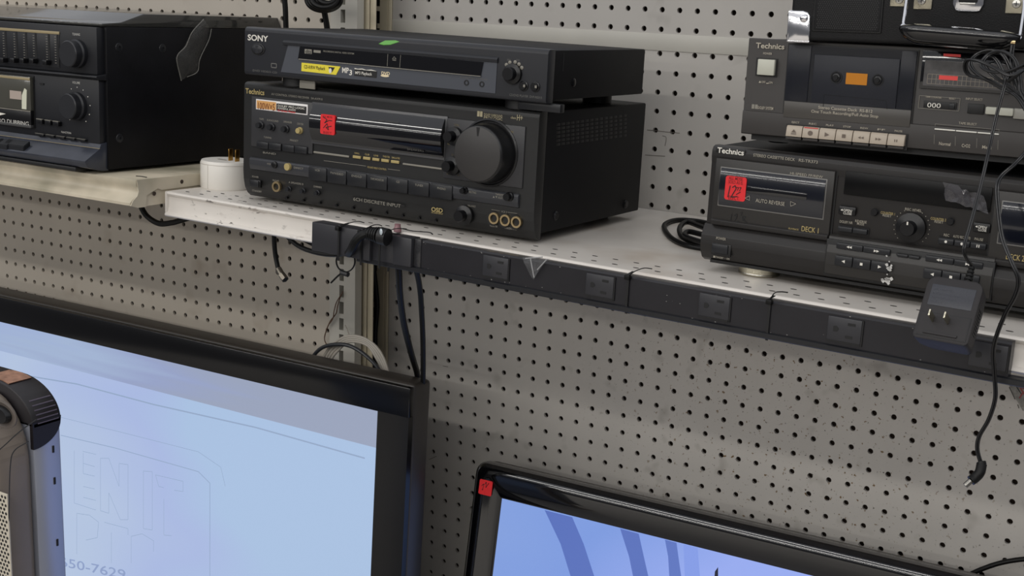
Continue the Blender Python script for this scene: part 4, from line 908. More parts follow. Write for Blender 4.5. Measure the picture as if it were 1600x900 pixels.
    # little push buttons
    for x, y in ((61, 190.5), (74, 192.3), (86.5, 194)):
        d.part('push_button', M_BTND, (x - 4.5, y - 4.5), (x + 4.5, y + 3.5), .002, -.004, .0006)
        MB().box(*[d.uv(x - 4.5, y, -.004)[0], d.uv(x + 4.5, y, -.004)[0]], -.0012, -.0042, d.uv(x, y - 4.8, -.004)[1], d.uv(x, y - 3.9, -.004)[1]).build('button_edge', M_GRYP, r)
    for i in range(5):
        x = 61 + i * 16.2; y = 209.5 + i * 2.1
        d.part('function_button', M_BTND, (x - 6.5, y - .5), (x + 6.5, y + 3.5), .002, -.003, .0005); mb = MB(); d.rect(mb, (x - 6.5, y - 1.4), (x + 6.5, y - .1), -.001, -.0032); mb.build('button_edge', M_GRYP, r)
    # cassette bay
    c0 = d.uv(-70, 100)[0]; c1, cv1 = d.uv(50, 120.5); cv0 = d.uv(50, 200)[1]; cm = d.uv(50, 173)[1]
    MB().box(c0, c1 + .0022, .002, .0012, cv0, cv1 + .0018).build('bay_gap', M_BLK, r)
    bay = MB().box(c0, c1, .002, -.0035, cm, cv1, .0008).build('cassette_window', mat('bay_smoke', (72, 71, 64), .15, coat=.4), r)
    MB().box(c0, c1, -.003, -.0042, cv1 - .0045, cv1 - .001, .0005).build('bay_trim', M_KHAKI, bay)
    d.part('cassette_label', mat('pale_pink', (170, 156, 146), .5), (15, 141), (33.5, 156), -.0035, -.0039, parent=bay)
    q = [d.uv(*p, -.0042) for p in ((34, 170), (41, 171), (41.5, 141), (38, 138), (34, 149))]; MB().prism(q, -.0035, -.0042).build('tape_guide', mat('ivory', (206, 206, 186), .5), bay)
    MB().box(c0, c1, .001, -.0040, cv0 + .004, cm - .0006, .0012).build('bay_lip', M_BTND, r); MB().box(c0, c1, -.0036, -.0046, cm - .0012, cm - .0002).build('lip_edge', M_GRYP, r)
    MB().box(c0, c1, .001, -.0044, cv0, cv0 + .0042, .0008).build('bay_foot', mat('bay_foot', (66, 66, 66), .4), r)
    d.text(grey, 'SYNCHRO DUBBING', (-28, 187.5), (45, 197), .0058, -.0043); q = MB(); tri(q, d, (4, 178), 10, 5, False, -.0043); q.build('arrow_mark', M_WHT, r)
    grey.build('grey_lettering', mat('stereo_print', (190, 188, 182), .5), r)
    d.part('sensor_window', M_BLK, (61.5, 129.5), (68, 133), .002, .001)
    # smoked cover: bevelled front, flat top, open rear
    cu = [d.side(*p, W) for p in ((190, 35), (225, 22), (435, 28), (438, 42))]
    base = H + .0005
    P = [(.006, base), (.006, base + .0035), (cu[0][0], cu[0][1]), (cu[1][0], cu[1][1]), (min(cu[2][0], D - .002), cu[2][1]), (D - .001, base)]
    P[2] = (cu[0][0], max(cu[0][1], base + .005)); 
    MB().prism([(y, z) for y, z in P], 0.001, W - .001, 'x', .0008).build('dust_cover', M_DUSTC, r)
    # stray strip of film stuck to the side of the cabinet
    pts = [(318, 30), (300, 50), (290, 72), (276, 90), (283, 126)]; wd = [(330, 45), (326, 62), (312, 92), (308, 112), (292, 120)]
    t = bmesh.new(); rows = []
    rnd = random.Random(2)
    for i, (p, q) in enumerate(zip(pts, wd)):
        A = d.side(*p, W + .004); Bq = d.side(*q, W + .004); row = []
        for k_ in range(4):
            f = k_ / 3; row.append(t.verts.new((W + .001 + .006 * math.sin(f * math.pi) * (1 if i % 2 else .5) + rnd.uniform(0, .002), A[0] + (Bq[0] - A[0]) * f, A[1] + (Bq[1] - A[1]) * f)))
        rows.append(row)
    for x, y in zip(rows, rows[1:]):
        for k_ in range(3): t.faces.new((x[k_], x[k_ + 1], y[k_ + 1], y[k_]))
    bmesh.ops.subdivide_edges(t, edges=t.edges[:], cuts=1, use_grid_fill=True, smooth=.4)
    me = bpy.data.meshes.new('loose_film'); t.to_mesh(me); t.free(); me.polygons.foreach_set('use_smooth', [True] * len(me.polygons)); me.materials.append(M_FILM); o = bpy.data.objects.new('loose_film', me); C.objects.link(o); o.parent = r; o['label'] = 'peeling strip of clear film'
    mb = MB()
    for seq in (pts, wd):
        q = [Vector((W + .0045, *d.side(*p, W + .004))) for p in seq]; mb.tube(q, .0007, 6)
    mb.build('film_edge_glint', mat('film_edge_glint', (150, 148, 140), .15, alpha=.3, coat=.5), o)  # pale tubes along both sides paint in the film's bright edge highlights
    return d
STE = build_stereo()

# ------------------------------------------------------------ televisions
def screen_mat(name, stops, strength, xmix=None):
    m = bpy.data.materials.new(name); m.use_nodes = True; nt = m.node_tree; b = nt.nodes['Principled BSDF']
    tc = nt.nodes.new('ShaderNodeTexCoord'); sp = nt.nodes.new('ShaderNodeSeparateXYZ'); nt.links.new(tc.outputs['Generated'], sp.inputs[0])
    r = nt.nodes.new('ShaderNodeValToRGB'); cr = r.color_ramp
    while len(cr.elements) < len(stops): cr.elements.new(.5)
    for e, (p, c) in zip(cr.elements, stops): e.position = p; e.color = lin(c)
    n = nt.nodes.new('ShaderNodeTexNoise'); n.inputs['Scale'].default_value = 3.0; n.inputs['Detail'].default_value = 1
    nt.links.new(tc.outputs['Generated'], n.inputs['Vector'])
    ad = nt.nodes.new('ShaderNodeMath'); ad.operation = 'MULTIPLY_ADD'; ad.inputs[1].default_value = .5; nt.links.new(n.outputs['Fac'], ad.inputs[0]); nt.links.new(sp.outputs['X'], ad.inputs[2])
    nt.links.new(ad.outputs[0], r.inputs[0]); nt.links.new(r.outputs[0], b.inputs['Emission Color']); b.inputs['Emission Strength'].default_value = strength
    b.inputs['Base Color'].default_value = (.01, .01, .012, 1); b.inputs['Roughness'].default_value = .25
    MATS[name] = m; return m
def emat(name, rgb, strength=1.): 
    return mat(name, (6, 6, 8), .3, emit=rgb, estr=strength)
def tilt_basis(yaw, back): return Matrix.Rotation(yaw, 3, 'Z') @ Matrix.Rotation(-back, 3, 'X')
def build_tv1():
    Bm = tilt_basis(R_(1.2), R_(2.85)); P = at(641, 603, -.255); W = 1.16; H = (P.z + .757) / math.cos(R_(2.85))
    O = P - Bm.col[0] * W - Bm.col[2] * H
    d = Dev('television', 'large black television showing a washed out blue white picture, in front of the pegboard', 'television', O, Bm); r = d.root
    su, sv = d.uv(590, 643); bz = W - su; 
    MB().box(0, W, .0095, .05, 0, H, .006, 3).build('rear_shell', M_TVE, r)
    fr = MB()
    v_in = sv
    fr.box(0, W, 0, .010, v_in, H - .0035, .0015); fr.box(0, bz, 0, .010, bz + .02, v_in, .0); fr.box(su, W, 0, .010, 0.0, v_in + .001, .0); fr.box(0, W, 0, .010, 0, bz + .02)
    fr.build('bezel', M_TVM, r)
    MB().box(bz, su, .002, .009, bz + .02, v_in).build('screen', screen_mat('tv_picture', [(.25, (158, 178, 220)), (.45, (170, 188, 226)), (.62, (176, 193, 220)), (.85, (166, 182, 222)), (1., (166, 190, 222))], 1.0), r)
    # the picture: a greyer band across the top and faint outlines of a sign
    A, Bq = d.uv(590.5, 700.5, .0016), d.uv(0, 548, .0016); sl_ = (Bq[1] - A[1]) / (Bq[0] - A[0]); q = [(su, A[1]), (bz, A[1] + sl_ * (bz - A[0])), (bz, v_in), (su, v_in)]
    band = MB(); band.poly([(u, .0016, v) for u, v in q]); sp = band.build('picture_band', screen_mat('tv_band', [(.2, (150, 166, 214)), (.6, (160, 178, 208)), (.8, (148, 160, 196)), (1., (150, 160, 184))], 1.0), r, smooth=False)
    ln = MB(); L = lambda pts, th=.0008: d.pline(ln, pts, th, .0012)
    L([(-320, 505), (0, 580), (120, 600), (240, 632), (400, 668), (570, 716)], .0022)
    L([(95, 652), (200, 678), (310, 706), (345, 730), (352, 760)]); L([(95, 680), (180, 700), (310, 737), (328, 755), (328, 900)], .0013)
    L([(129, 705), (150, 710)]); L([(130, 708), (130, 740), (148, 744)]); L([(130, 724), (148, 729)]); L([(116, 704), (116, 786), (150, 797)]); L([(130, 760), (148, 764)]); L([(130, 777), (150, 782)])
    L([(157, 798), (157, 716), (170, 716), (186, 760), (186, 724), (200, 726), (200, 812), (188, 812), (170, 770), (170, 802), (157, 798)])
    L([(224, 826), (224, 736), (238, 737), (238, 828), (224, 826)]); L([(243, 742), (286, 752), (286, 768), (272, 766)]); L([(256, 780), (256, 836), (268, 837)]); L([(243, 742), (248, 760), (256, 762)])
    L([(120, 866), (120, 802), (140, 805), (154, 816), (152, 840), (134, 844)]); L([(163, 816), (200, 826), (200, 836)]); L([(174, 832), (174, 880)]); L([(205, 880), (205, 838), (222, 834), (240, 845), (240, 862)])
    ln.build('picture_lines', emat('line_tint', (150, 170, 200), .95), r, smooth=False)
    mb = MB(); d.text(mb, '650-7629', (94, 884), (196, 905), .016, .0012); mb.build('picture_text', emat('text_tint', (142, 160, 200), .95), r, smooth=False)
    for u in (.22, W - .22): MB().box(u - .05, u + .05, -.02, .07, -.001, .012, .003).build('stand_foot', M_TVM, r)
    return d
TV1 = build_tv1()
def rrect_frame(mb, u0, u1, v0, v1, r_, iu0, iu1, iv0, iv1, prof):
    """bezel ring: outer rounded rectangle to inner rectangle through profile (t, y) rows"""
    out = []; n = 8
    for cx_, cz_, a0, ix, iz in ((u1 - r_, v1 - r_, 0, iu1, iv1), (u0 + r_, v1 - r_, 90, iu0, iv1), (u0 + r_, v0 + r_, 180, iu0, iv0), (u1 - r_, v0 + r_, 270, iu1, iv0)):
        for k in range(n + 1): a = R_(a0 + 90 * k / n); out.append((cx_ + r_ * math.cos(a), cz_ + r_ * math.sin(a), ix, iz))
    t = bmesh.new(); rings = []
    for tt, y in prof: rings.append([t.verts.new((x + (ix - x) * tt, y, z + (iz - z) * tt)) for x, z, ix, iz in out])
    N = len(out)
    for a, b in zip(rings, rings[1:]):
        for k in range(N): t.faces.new((a[k], a[(k + 1) % N], b[(k + 1) % N], b[k]))
    bmesh.ops.remove_doubles(t, verts=t.verts[:], dist=1e-6)
    mb.add(t)
def build_tv2():
    back = R_(10.0); yaw = R_(2.6); Bm = tilt_basis(yaw, back); P = at(753, 720, -.125); 
    H = (P.z + .757) / math.cos(back); W = .92
    O = P - Bm.col[2] * H; d = Dev('television', 'glossy black television with red price sticker on its corner, leaning on the wall', 'television', O, Bm); r = d.root
    e0 = d.uv(742, 745)[0]; d.O += Bm.col[0] * e0; d.root.matrix_world = Matrix.Translation(d.O) @ Bm.to_4x4()
    su, sv = d.uv(784, 780); bz = su; top = H - sv
    MB().box(.004, W - .004, .008, .045, .002, H - .004, .008, 3).build('rear_shell', M_TVE, r)
    mb = MB(); rrect_frame(mb, 0, W, 0, H, .018, bz, W - bz, bz + .015, sv, [(0, .012), (0, .002), (.035, -.0006)]); mb.build('edge_trim', M_TVEG, r)
    mb = MB(); rrect_frame(mb, 0, W, 0, H, .018, bz, W - bz, bz + .015, sv, [(.035, -.0006), (.10, -.0042), (.22, -.0072), (.38, -.0078), (.6, -.0052), (.93, -.0012), (1., .003)]); mb.build('bezel', M_TVG, r, angle=1.2)
    MB().box(bz - .001, W - bz + .001, .002, .008, bz + .014, sv + .001).build('screen', screen_mat('tv2_picture', [(.2, (132, 160, 220)), (.45, (122, 152, 220)), (.7, (148, 168, 236)), (1., (150, 172, 238))], 1.0), r)
    D1 = .0016
    def polyp(name, pts, c):
        mb = MB(); q = [d.uv(*p, D1) for p in pts]; q = [(max(u, bz), min(v, sv)) for u, v in q]; mb.poly([(u, D1, v) for u, v in q]); mb.build(name, emat('picture_' + '_'.join(map(str, c)), c), r, smooth=False)
    dk = (88, 112, 186)
    polyp('picture_band', [(893, 905), (876, 850), (851, 797), (894, 808), (912, 850), (930, 905)], dk)
    polyp('picture_band', [(990, 905), (983, 870), (969, 826), (998, 834), (1006, 870), (1014, 905)], dk)
    polyp('picture_band', [(1046, 905), (1044, 870), (1039, 843), (1057, 848), (1060, 870), (1065, 905)], (92, 116, 190))
    polyp('picture_band', [(893, 905), (1000, 905), (1000, 834), (851, 797), (830, 791), (850, 840)], (124, 150, 218)) if False else None
    polyp('picture_spot', [(1116, 905), (1117, 893), (1122, 886), (1122, 905)], (20, 24, 44))
    polyp('picture_shade', [(1070, 905), (1068, 850), (1090, 856), (1094, 905)], (130, 154, 228))
    rs = d.rpart('price_sticker', M_RED, (750, 748), (767, 776), -.0070, -.0082, .0020, label='small red price sticker', skew=.0)
    mb = MB(); d.pline(mb, [(752.5, 759), (756, 756), (754, 766), (753, 764)], .0008, -.0084); d.pline(mb, [(757, 757), (760, 753), (759, 762), (764, 755), (761, 759)], .0008, -.0084); mb.build('handwriting', M_INK, rs)
    for u in (.2, W - .2): MB().box(u - .05, u + .05, -.03, .06, -.001, .012, .003).build('stand_foot', M_TVM, r)
    return d
TV2 = build_tv2()

# ------------------------------------------------------------ heater in the lower left foreground
def build_heater():
    yf, ym = -.80, -.75; x1 = onax(1, ym, 57, 800).x; x0 = x1 - .17; zb = -.76
    r = empty('space_heater', 'taupe and silver space heater with black louvred top and perforated grille', 'space heater', Matrix.Translation(((x0 + x1) / 2, ym, zb)))
    ox, oy, oz = (x0 + x1) / 2, ym, zb
    ztop = at(18, 606, ym).z
    def arch(hw, top, rad, bot, n=10):
        P = [(hw, bot)]; rz = min(rad * 1.25, top - bot - .0005)
        for k in range(n + 1): a = R_(90 * k / n); P.append((hw - rad + rad * math.cos(a), top - rz + rz * math.sin(a)))
        return P + [(-x, z) for x, z in reversed(P)]
    hw = (x1 - x0) / 2; T = ztop - oz
    yb = .036
    zc = at(60, 700, ym).z - oz
    # silver body
    P = arch(hw, zc + .030, .004, 0); MB().prism(P, .0, yb, 'y', .003).build('body', M_HEATS, r)
    # black louvred crown over it
    P = [(x, z) for x, z in arch(hw + .0010, T + .004, .062, zc + .022)]; cr = MB().prism(P, -.0005, yb + .001, 'y', .002).build('louvred_crown', mat('crown_black', (22, 18, 22), .45), r)
    sk = [(-.0004, zc + .026), (-.0004, zc - .004)] + [(yb * math.sin(R_(a)), zc + .022 - .026 * math.cos(R_(a))) for a in range(8, 91, 8)] + [(yb + .0006, zc + .026)]
    MB().prism(sk, hw - .004, hw + .0010, 'x').build('crown_skirt', MATS['crown_black'], cr)
    mb = MB()
    RZ = T + .004 - zc - .0225
    for k in range(6):
        z = zc + .024 + k * .0045; xx = hw
        t = max(0, (z - (T + .004 - RZ)) / RZ); xx = hw - .062 + .062 * math.sqrt(max(0, 1 - t * t))
        mb.box(xx - .004, xx + .0018, .006, yb - .003, z - .0005, z + .0005)
    mb.build('louvres', mat('louvre_edge', (92, 84, 96), .4), cr)
    # rating label across the top of the crown
    t = .6; P2 = []
    for k in range(5, 10):
        a = R_(9 * k + 24); P2.append((hw - .062 + .0634 * math.cos(a), T + .004 - RZ + (RZ + .0016) * math.sin(a)))
    mb = MB(); Q = P2 + [(x * .99 - .0006, z - .0012) for x, z in reversed(P2)]; mb.prism(Q, .003, yb - .004, 'y'); mb.build('rating_label', mat('label_tan', (150, 112, 92), .45, noise=.3, nscale=120), cr)
    mb = MB()
    # side vents
    for z in (at(92, 701, -.72).z, at(93, 750, -.72).z, at(94, 845, -.72).z):
        mb = MB().box(hw - .001, hw + .0008, yb - .012, yb - .0095, z - oz - .004, z - oz + .004, .0004); mb.build('side_vent', M_BLK, r)
    # taupe front shell
    P = arch(hw - .001, T - .004, .058, 0); sh = MB().prism(P, -.05, .0, 'y', .010).build('front_shell', M_HEAT, r, angle=.9)
    # seam lines and control pocket
    def F(px, py, y=-.0505): X = at(px, py, oy + y); return (X.x - ox, y, X.z - oz)
    mb = MB().tube([F(57, 655), F(30, 675), F(8, 695), F(-15, 715)], .0006, 6); mb.tube([F(44, 690), (F(22, 705)), F(16, 730), F(14, 800), F(13, 900)], .0006, 6); mb.build('shell_seam', M_BTN, sh)
    c = F(2, 647); MB().lathe((c[0], -.0495, c[2]), [(.024, 0), (.024, .0012), (.021, .0018), (.018, .0006), (0, .0006)], n=36, sz=.62).build('dial_pocket', mat('pocket_taupe', (84, 76, 70), .45), sh)
    MB().lathe((c[0] - .001, -.050, c[2]), [(.0175, 0), (.0155, .006), (0, .0065)], n=32, sz=.55).build('control_dial', M_BTND, sh)
    # perforated grille
    g1 = F(12, 770)[0]; gz = F(0, 768)[2]
    gp = MB().box(-hw + .02, g1, -.0495, -.0515, .10, gz, .004).build('grille', M_HEATM, r)
    mb = MB(); 
    for j in range(46):
        for i in range(12):
            x = g1 - .003 - i * .0052 - (j % 2) * .0026; z = gz - .004 - j * .0045
            mb.poly([(x + .0017 * math.cos(a), -.0517, z + .0017 * math.sin(a)) for a in [k * math.pi / 4 for k in range(8)]])
    mb.build('grille_holes', M_BLK, gp, smooth=False)
    MB().box(-hw - .02, hw + .02, -.07, yb + .02, 0, .018, .006).build('base', M_HEAT, r)
    return r
HEAT = build_heater()

# ------------------------------------------------------------ power strip along the shelf front
def build_strip():
    d = Dev('power_strip', 'long black metal power strip with five outlets fixed along the white shelf front', 'power strip', SH.O + SH.Bm @ Vector((0, -.0044, -.0012)), SH.Bm); r = d.root
    F = -.0125
    u0 = d.uv(560, 380, F)[0]; u1 = d.uv(1580, 548, F)[0]; ue = .62 - (-.5995)
    zt = -.0010; zb = -.0325
    MB().prism([(0, zt), (F + .002, zt), (F, zt - .002), (F, zb), (F + .001, zb - .001), (0, zb - .001)], u0, u1, 'x').build('housing', M_STRIP, r)
    MB().prism([(0, zb), (F - .0015, zb), (F - .003, zb - .001), (F - .003, zb - .0055), (F - .0015, zb - .0065), (0, zb - .0065)], u0, ue, 'x').build('lower_lip', mat('strip_lip', (20, 21, 25), .35), r)
    # end block where the supply cord enters
    ub = d.uv(487, 362, F - .008)[0]; uc = d.uv(641, 385, F - .008)[0]; um = d.uv(578, 375, F - .008)[0]; un = d.uv(612, 380, F - .008)[0]
    MB().box(ub, um, 0, F - .008, zb - .002, zt + .001, .0012).build('end_block', M_OUT, r); MB().box(ub - .0022, ub + .004, 0, F - .004, zb + .003, zt - .003, .0008).build('end_tab', M_BLK, r)
    MB().box(um, un, 0, F - .003, zb - .001, zt, .0008).build('cord_clamp', M_OUT, r)
    MB().box(un, uc, 0, F - .006, zb - .001, zt + .001, .0015).build('end_block', M_OUT, r)
    MB().box(uc + .0005, uc + .010, .0, F - .0012, zb, zt + .0005, .0006).build('tape_wrap', mat('black_tape', (44, 44, 46), .2, noise=.3, nscale=300), r)
    for c in ((774, 413), (937, 440.5), (1116, 471), (1320, 506), (1545, 547)):
        u, v = d.uv(*c, F - .002); v = (zt + zb) / 2 + .0005
        pl = MB().box(u - .0165, u + .0165, F + .001, F - .0022, v - .0115, v + .0115, .0008).build('outlet', M_OUT, r)
        MB().box(u + .0160, u + .0178, F + .001, F - .0014, v - .0130, v + .0115).build('outlet_shade_strip', M_BLK, pl); MB().box(u - .0168, u + .0168, F + .001, F - .0014, v - .0132, v - .0114).build('outlet_shade_strip', M_BLK, pl)  # black strips put shade along the outlet's right and lower edges
        mb = MB(); mb.box(u + .003, u + .0105, F - .002, F - .0025, v + .0050, v + .0075)
        mb.build('slot', M_BLK, pl); MB().box(u + .0015, u + .0085, F - .002, F - .0025, v - .0075, v - .0050).build('slot', M_BLK, pl)
        MB().prism([(u - .0105, v + .0025)] + [(u - .0085 + .0032 * math.sin(R_(a)), v + .0028 * math.cos(R_(a))) for a in range(0, 181, 30)] + [(u - .0105, v - .0025)], F - .002, F - .0025).build('ground_hole', M_BLK, pl)
    # scuffs
    rnd = random.Random(11); mb = MB()
    for k in range(70):
        x = rnd.choice([rnd.uniform(.33, .55), rnd.uniform(.33, 1.05)]); z = rnd.choice([zt - .0024, zb + .001, rnd.uniform(zb, zt - .003)]) + rnd.uniform(-.0006, .0006); s_ = rnd.uniform(.0002, .0009)
        mb.poly([(x - s_, F - .0002, z), (x, F - .0002, z - s_ * .5), (x + s_, F - .0002, z), (x, F - .0002, z + s_ * .5)])
    mb.build('scuff_marks', mat('scuff_grey', (150, 148, 144), .6), r)
    return d, F, zt, zb
STR, FS, ZT, ZB = build_strip()
# cable ties round shelf lip and strip
def cable_tie(px, py, tail, label, knot_top=True):
    u, v = STR.uv(px, py, FS - .001)
    T = tag(MB().add(box_tmp(0, 0, 0, 0, 0, 0)).build('tmp', M_BLK), 'x', 'x') if False else None
    f = FS - .010 if px < 640 else FS - .0012
    M = STR.M
    r = empty('cable_tie', label, 'cable tie', M @ Matrix.Translation((u, f, 0)), 'black cable ties on the power strip')
    w_ = .0013
    mb = MB(); t = [(0.001, ZB - .008), (0, ZB - .0078), (-.0006, ZB), (-.0006, ZT + .001), (.001, ZT + .003), (-f - .004, .0030)]
    pts = [(y, z) for y, z in t]; inner = [(y + .0008, z - .0004 if i > 3 else z) for i, (y, z) in enumerate(pts)]
    mb.prism(pts + inner[::-1], -w_, w_, 'x'); mb.build('band', M_BLK, r)
    MB().box(-.003, .003, -.0045, .001, (ZT - .003) if knot_top else ZB - .006, (ZT + .002) if knot_top else ZB - .001, .0008).build('tie_head', M_CORD, r)
    q = []
    for tx, ty, yy in tail: uu, vv = STR.uv(tx, ty, f + yy); q.append((uu - u, yy, vv))
    MB().tube([(0, -.002, ZT if knot_top else ZB - .003)] + q, .0011, 6, flat=.5).build('tail', M_CORD, r)
cable_tie(537, 375, [(548, 348, -.001), (560, 346, .002), (569, 348, .004)], 'black cable tie nearest the left end of the power strip')
cable_tie(572, 380, [(580, 353, -.001), (590, 351, .003), (597, 353, .006)], 'black cable tie just left of the fat plug on the strip')
cable_tie(601, 382, [(620, 357, -.001), (645, 361, .002), (670, 363, .002), (676, 366, .0)], 'long tailed black cable tie over the fat plug')
cable_tie(981, 448, [(992, 424, -.001), (1006, 419, .004), (1019, 420, .008)], 'black cable tie between the second and third outlets')
cable_tie(1202, 485, [(1210, 458, -.001), (1220, 456, .004), (1231, 457, .008)], 'black cable tie between the third and fourth outlets')
# peeling clear tape on the strip
t = bmesh.new(); rows = []; rnd = random.Random(9)
for i, (l, r_) in enumerate((((816, 402), (858, 404)), ((819, 411), (850, 412)), ((822, 422), (842, 424)), ((829, 434), (835, 437)))):
    row = []
    for k in range(5):
        f = k / 4; u, v = STR.uv(l[0] + (r_[0] - l[0]) * f, l[1] + (r_[1] - l[1]) * f, FS - .004); row.append(t.verts.new(STR.M @ Vector((u, FS - .001 - rnd.uniform(0, .006), v))))
    rows.append(row)
for a, b in zip(rows, rows[1:]):
    for k in range(4): t.faces.new((a[k], a[k + 1], b[k + 1], b[k]))
bmesh.ops.triangulate(t, faces=t.faces[:]); me = bpy.data.meshes.new('peeling_tape'); t.to_mesh(me); t.free(); me.materials.append(mat('peeled_tape', (150, 150, 152), .1, alpha=.22, coat=1.)); o = bpy.data.objects.new('peeling_tape', me); C.objects.link(o)
tag(o, 'torn clear tape peeling off the power strip between its first two outlets', 'tape')
mb = MB()
for a, b in (((828, 404), (833, 434)), ((853, 406), (838, 422)), ((820, 404), (846, 402))):
    A = STR.uv(*a, FS - .007); Bq = STR.uv(*b, FS - .007); mb.tube([STR.M @ Vector((A[0], FS - .006, A[1])), STR.M @ Vector((Bq[0], FS - .005, Bq[1]))], .0007, 6, sub=1)
mb.build('tape_glint', mat('tape_glint', (170, 170, 170), .25, alpha=.75), o)  # pale tubes stand in for the bright specular streaks on the tape
# small pink screw cap on the shelf by the strip
P = onplane(SH.O, SH.Bm.col[2], 621, 362); o = MB().lathe((0, 0, 0), [(.0045, 0), (.0045, .004), (.0035, .006), (.0035, .009), (0, .0095)], 'z', 20).build('cap_nut', mat('pink_brown', (140, 104, 108), .4)); o.matrix_world = Matrix.Translation(P) @ SH.Bm.to_4x4(); tag(o, 'small pinkish brown cap nut standing on the shelf edge', 'nut')

# ------------------------------------------------------------ white round plug adapter
def build_round_plug():
    P = onplane(SH.O, SH.Bm.col[2], 357, 293); P.x -= .004
    r = empty('plug_adapter', 'round white plug adapter with brass prongs pointing up, beside the receiver', 'adapter', Matrix.Translation(P) @ SH.Bm.to_4x4())
    R0 = .0345; H = .037; pr = []
    MB().lathe((0, 0, 0), [(R0 - .001, 0), (R0, .0015), (R0, H - .003), (R0 - .0015, H), (0, H)], 'z', 64).build('body', M_WHP, r)
    MB().lathe((0, 0, H - .0045), [(R0 + .0002, 0), (R0 + .0004, .0004), (R0 + .0002, .0008)], 'z', 64).build('rim_line', mat('rim_shade', (196, 190, 182), .5), r)
    MB().box(-.0004, .0004, -R0 - .0003, -R0 + .002, .001, H - .005).build('mould_line', MATS['rim_shade'], r)
    MB().box(-.011, .003, -.006, -.002, H, H + .0006, .0002).build('moulded_mark', M_GRYP, r)
    for x in (.0075, .0195): MB().box(x - .0008, x + .0008, -.004, .004, H - .001, H + .016, .0006).build('prong', mat('brass', (170, 132, 70), .3, metal=1), r)
build_round_plug()

# ------------------------------------------------------------ wall adapter hanging on its cord
def build_wall_adapter():
    n = Vector((-.04, -math.cos(R_(33)), math.sin(R_(33)))).normalized(); upv = (Vector((0, 0, 1)) - n * n.z).normalized(); rt = upv.cross(-n).normalized()
    rt = -n.cross(upv) * 1.; rt = upv.cross(n); 
    if rt.x < 0: rt = -rt
    Bm = Matrix((rt, -n, upv)).transposed() @ Matrix.Rotation(R_(0.0), 3, 'Y')
    O = at(1481, 484, -.487); W, H, D = .0475, .0585, .040
    d = Dev('wall_adapter', 'black power adapter with two prongs hanging on a tangled cord before the shelf edge', 'power adapter', O, Bm); r = d.root
    mb = MB(); t = bmesh.new()
    def rr(w_, h_, rad, y):
        P = []
        for cx_, cz_, a0 in ((w_ / 2 - rad, h_ / 2 - rad, 0), (-w_ / 2 + rad, h_ / 2 - rad, 90), (-w_ / 2 + rad * .5, -h_ / 2 + rad * .5, 180), (w_ / 2 - rad * .5, -h_ / 2 + rad * .5, 270)):
            rq = rad if a0 < 180 else rad * .5
            for k in range(7): a = R_(a0 + 15 * k); P.append(t.verts.new((cx_ + rq * math.cos(a), y, cz_ + rq * math.sin(a))))
        return P
    R1 = [rr(W - .003, H - .003, .007, 0), rr(W - .0006, H - .0006, .008, .0008), rr(W, H, .008, .003), rr(W - .001, H - .002, .008, .018), rr(W - .011, H - .010, .008, D - .002), rr(W - .014, H - .013, .007, D)]
    for a, b in zip(R1, R1[1:]):
        for k in range(len(a)): t.faces.new((a[k], a[(k + 1) % len(a)], b[(k + 1) % len(a)], b[k]))
    t.faces.new(R1[0]); t.faces.new(R1[-1]); mb.add(t); mb.build('body', M_ADP, r, angle=.7)
    MB().box(-.0185, .0190, .0004, -.0003, .002, .0215, .0003).build('rating_plate', M_ADPL, r)
    mb = MB(); V = [('AC ADAPTER', .0165), ('INPUT 120V~60Hz', .0125), ('OUTPUT 9V DC', .0085), ('CLASS 2', .0045)]
    for s_, z in V:
        VV, FF = text_faces(s_); k = .0026; vs = [mb.bm.verts.new((-.0165 + v[0] * k * 1.1, -.0005, z + v[1] * k)) for v in VV]
        for f in FF:
            try: mb.bm.faces.new([vs[i] for i in f])
            except ValueError: pass
    mb.build('rating_print', mat('plate_print', (60, 62, 70), .5), r)
    MB().box(-.0215, .0215, .0004, -.0004, -.0265, -.0045, .0006).build('prong_recess', M_BLK, r); MB().box(-.0208, .0208, .0004, -.0007, -.0258, -.0052, .0006).build('prong_panel', M_ADP, r)
    MB().box(-.015, .014, -.0006, -.0022, -.0245, -.0222, .0004).build('panel_ridge', M_ADP, r)
    for x in (-.0095, .0035):
        MB().box(x - .0008, x + .0008, -.016, .0, -.0135, -.0075, .0006).build('prong', M_NICK, r)
    # vents down the right side
    for j in range(2):
        for i in range(9): z = -.016 + i * .0028; y = .006 + j * .005; MB().box(W / 2 - .002, W / 2 + .0003, y, y + .0038, z, z + .0014).build('side_vent', M_BLK, r)
    # ribbed strain relief
    mb = MB(); prof = []
    for k in range(6): z = k * .0034; rr_ = .0042 - k * .0003; prof += [(rr_, z), (rr_, z + .0018), (rr_ * .62, z + .0019), (rr_ * .62, z + .0033)]
    mb.lathe((.006, .012, H / 2 - .002), prof + [(.0014, .0205)], 'z', 20); mb.build('strain_relief', M_CORD, r)
    return d, d.M @ Vector((.006, .012, H / 2 + .018))
WAD, CORDTOP = build_wall_adapter()

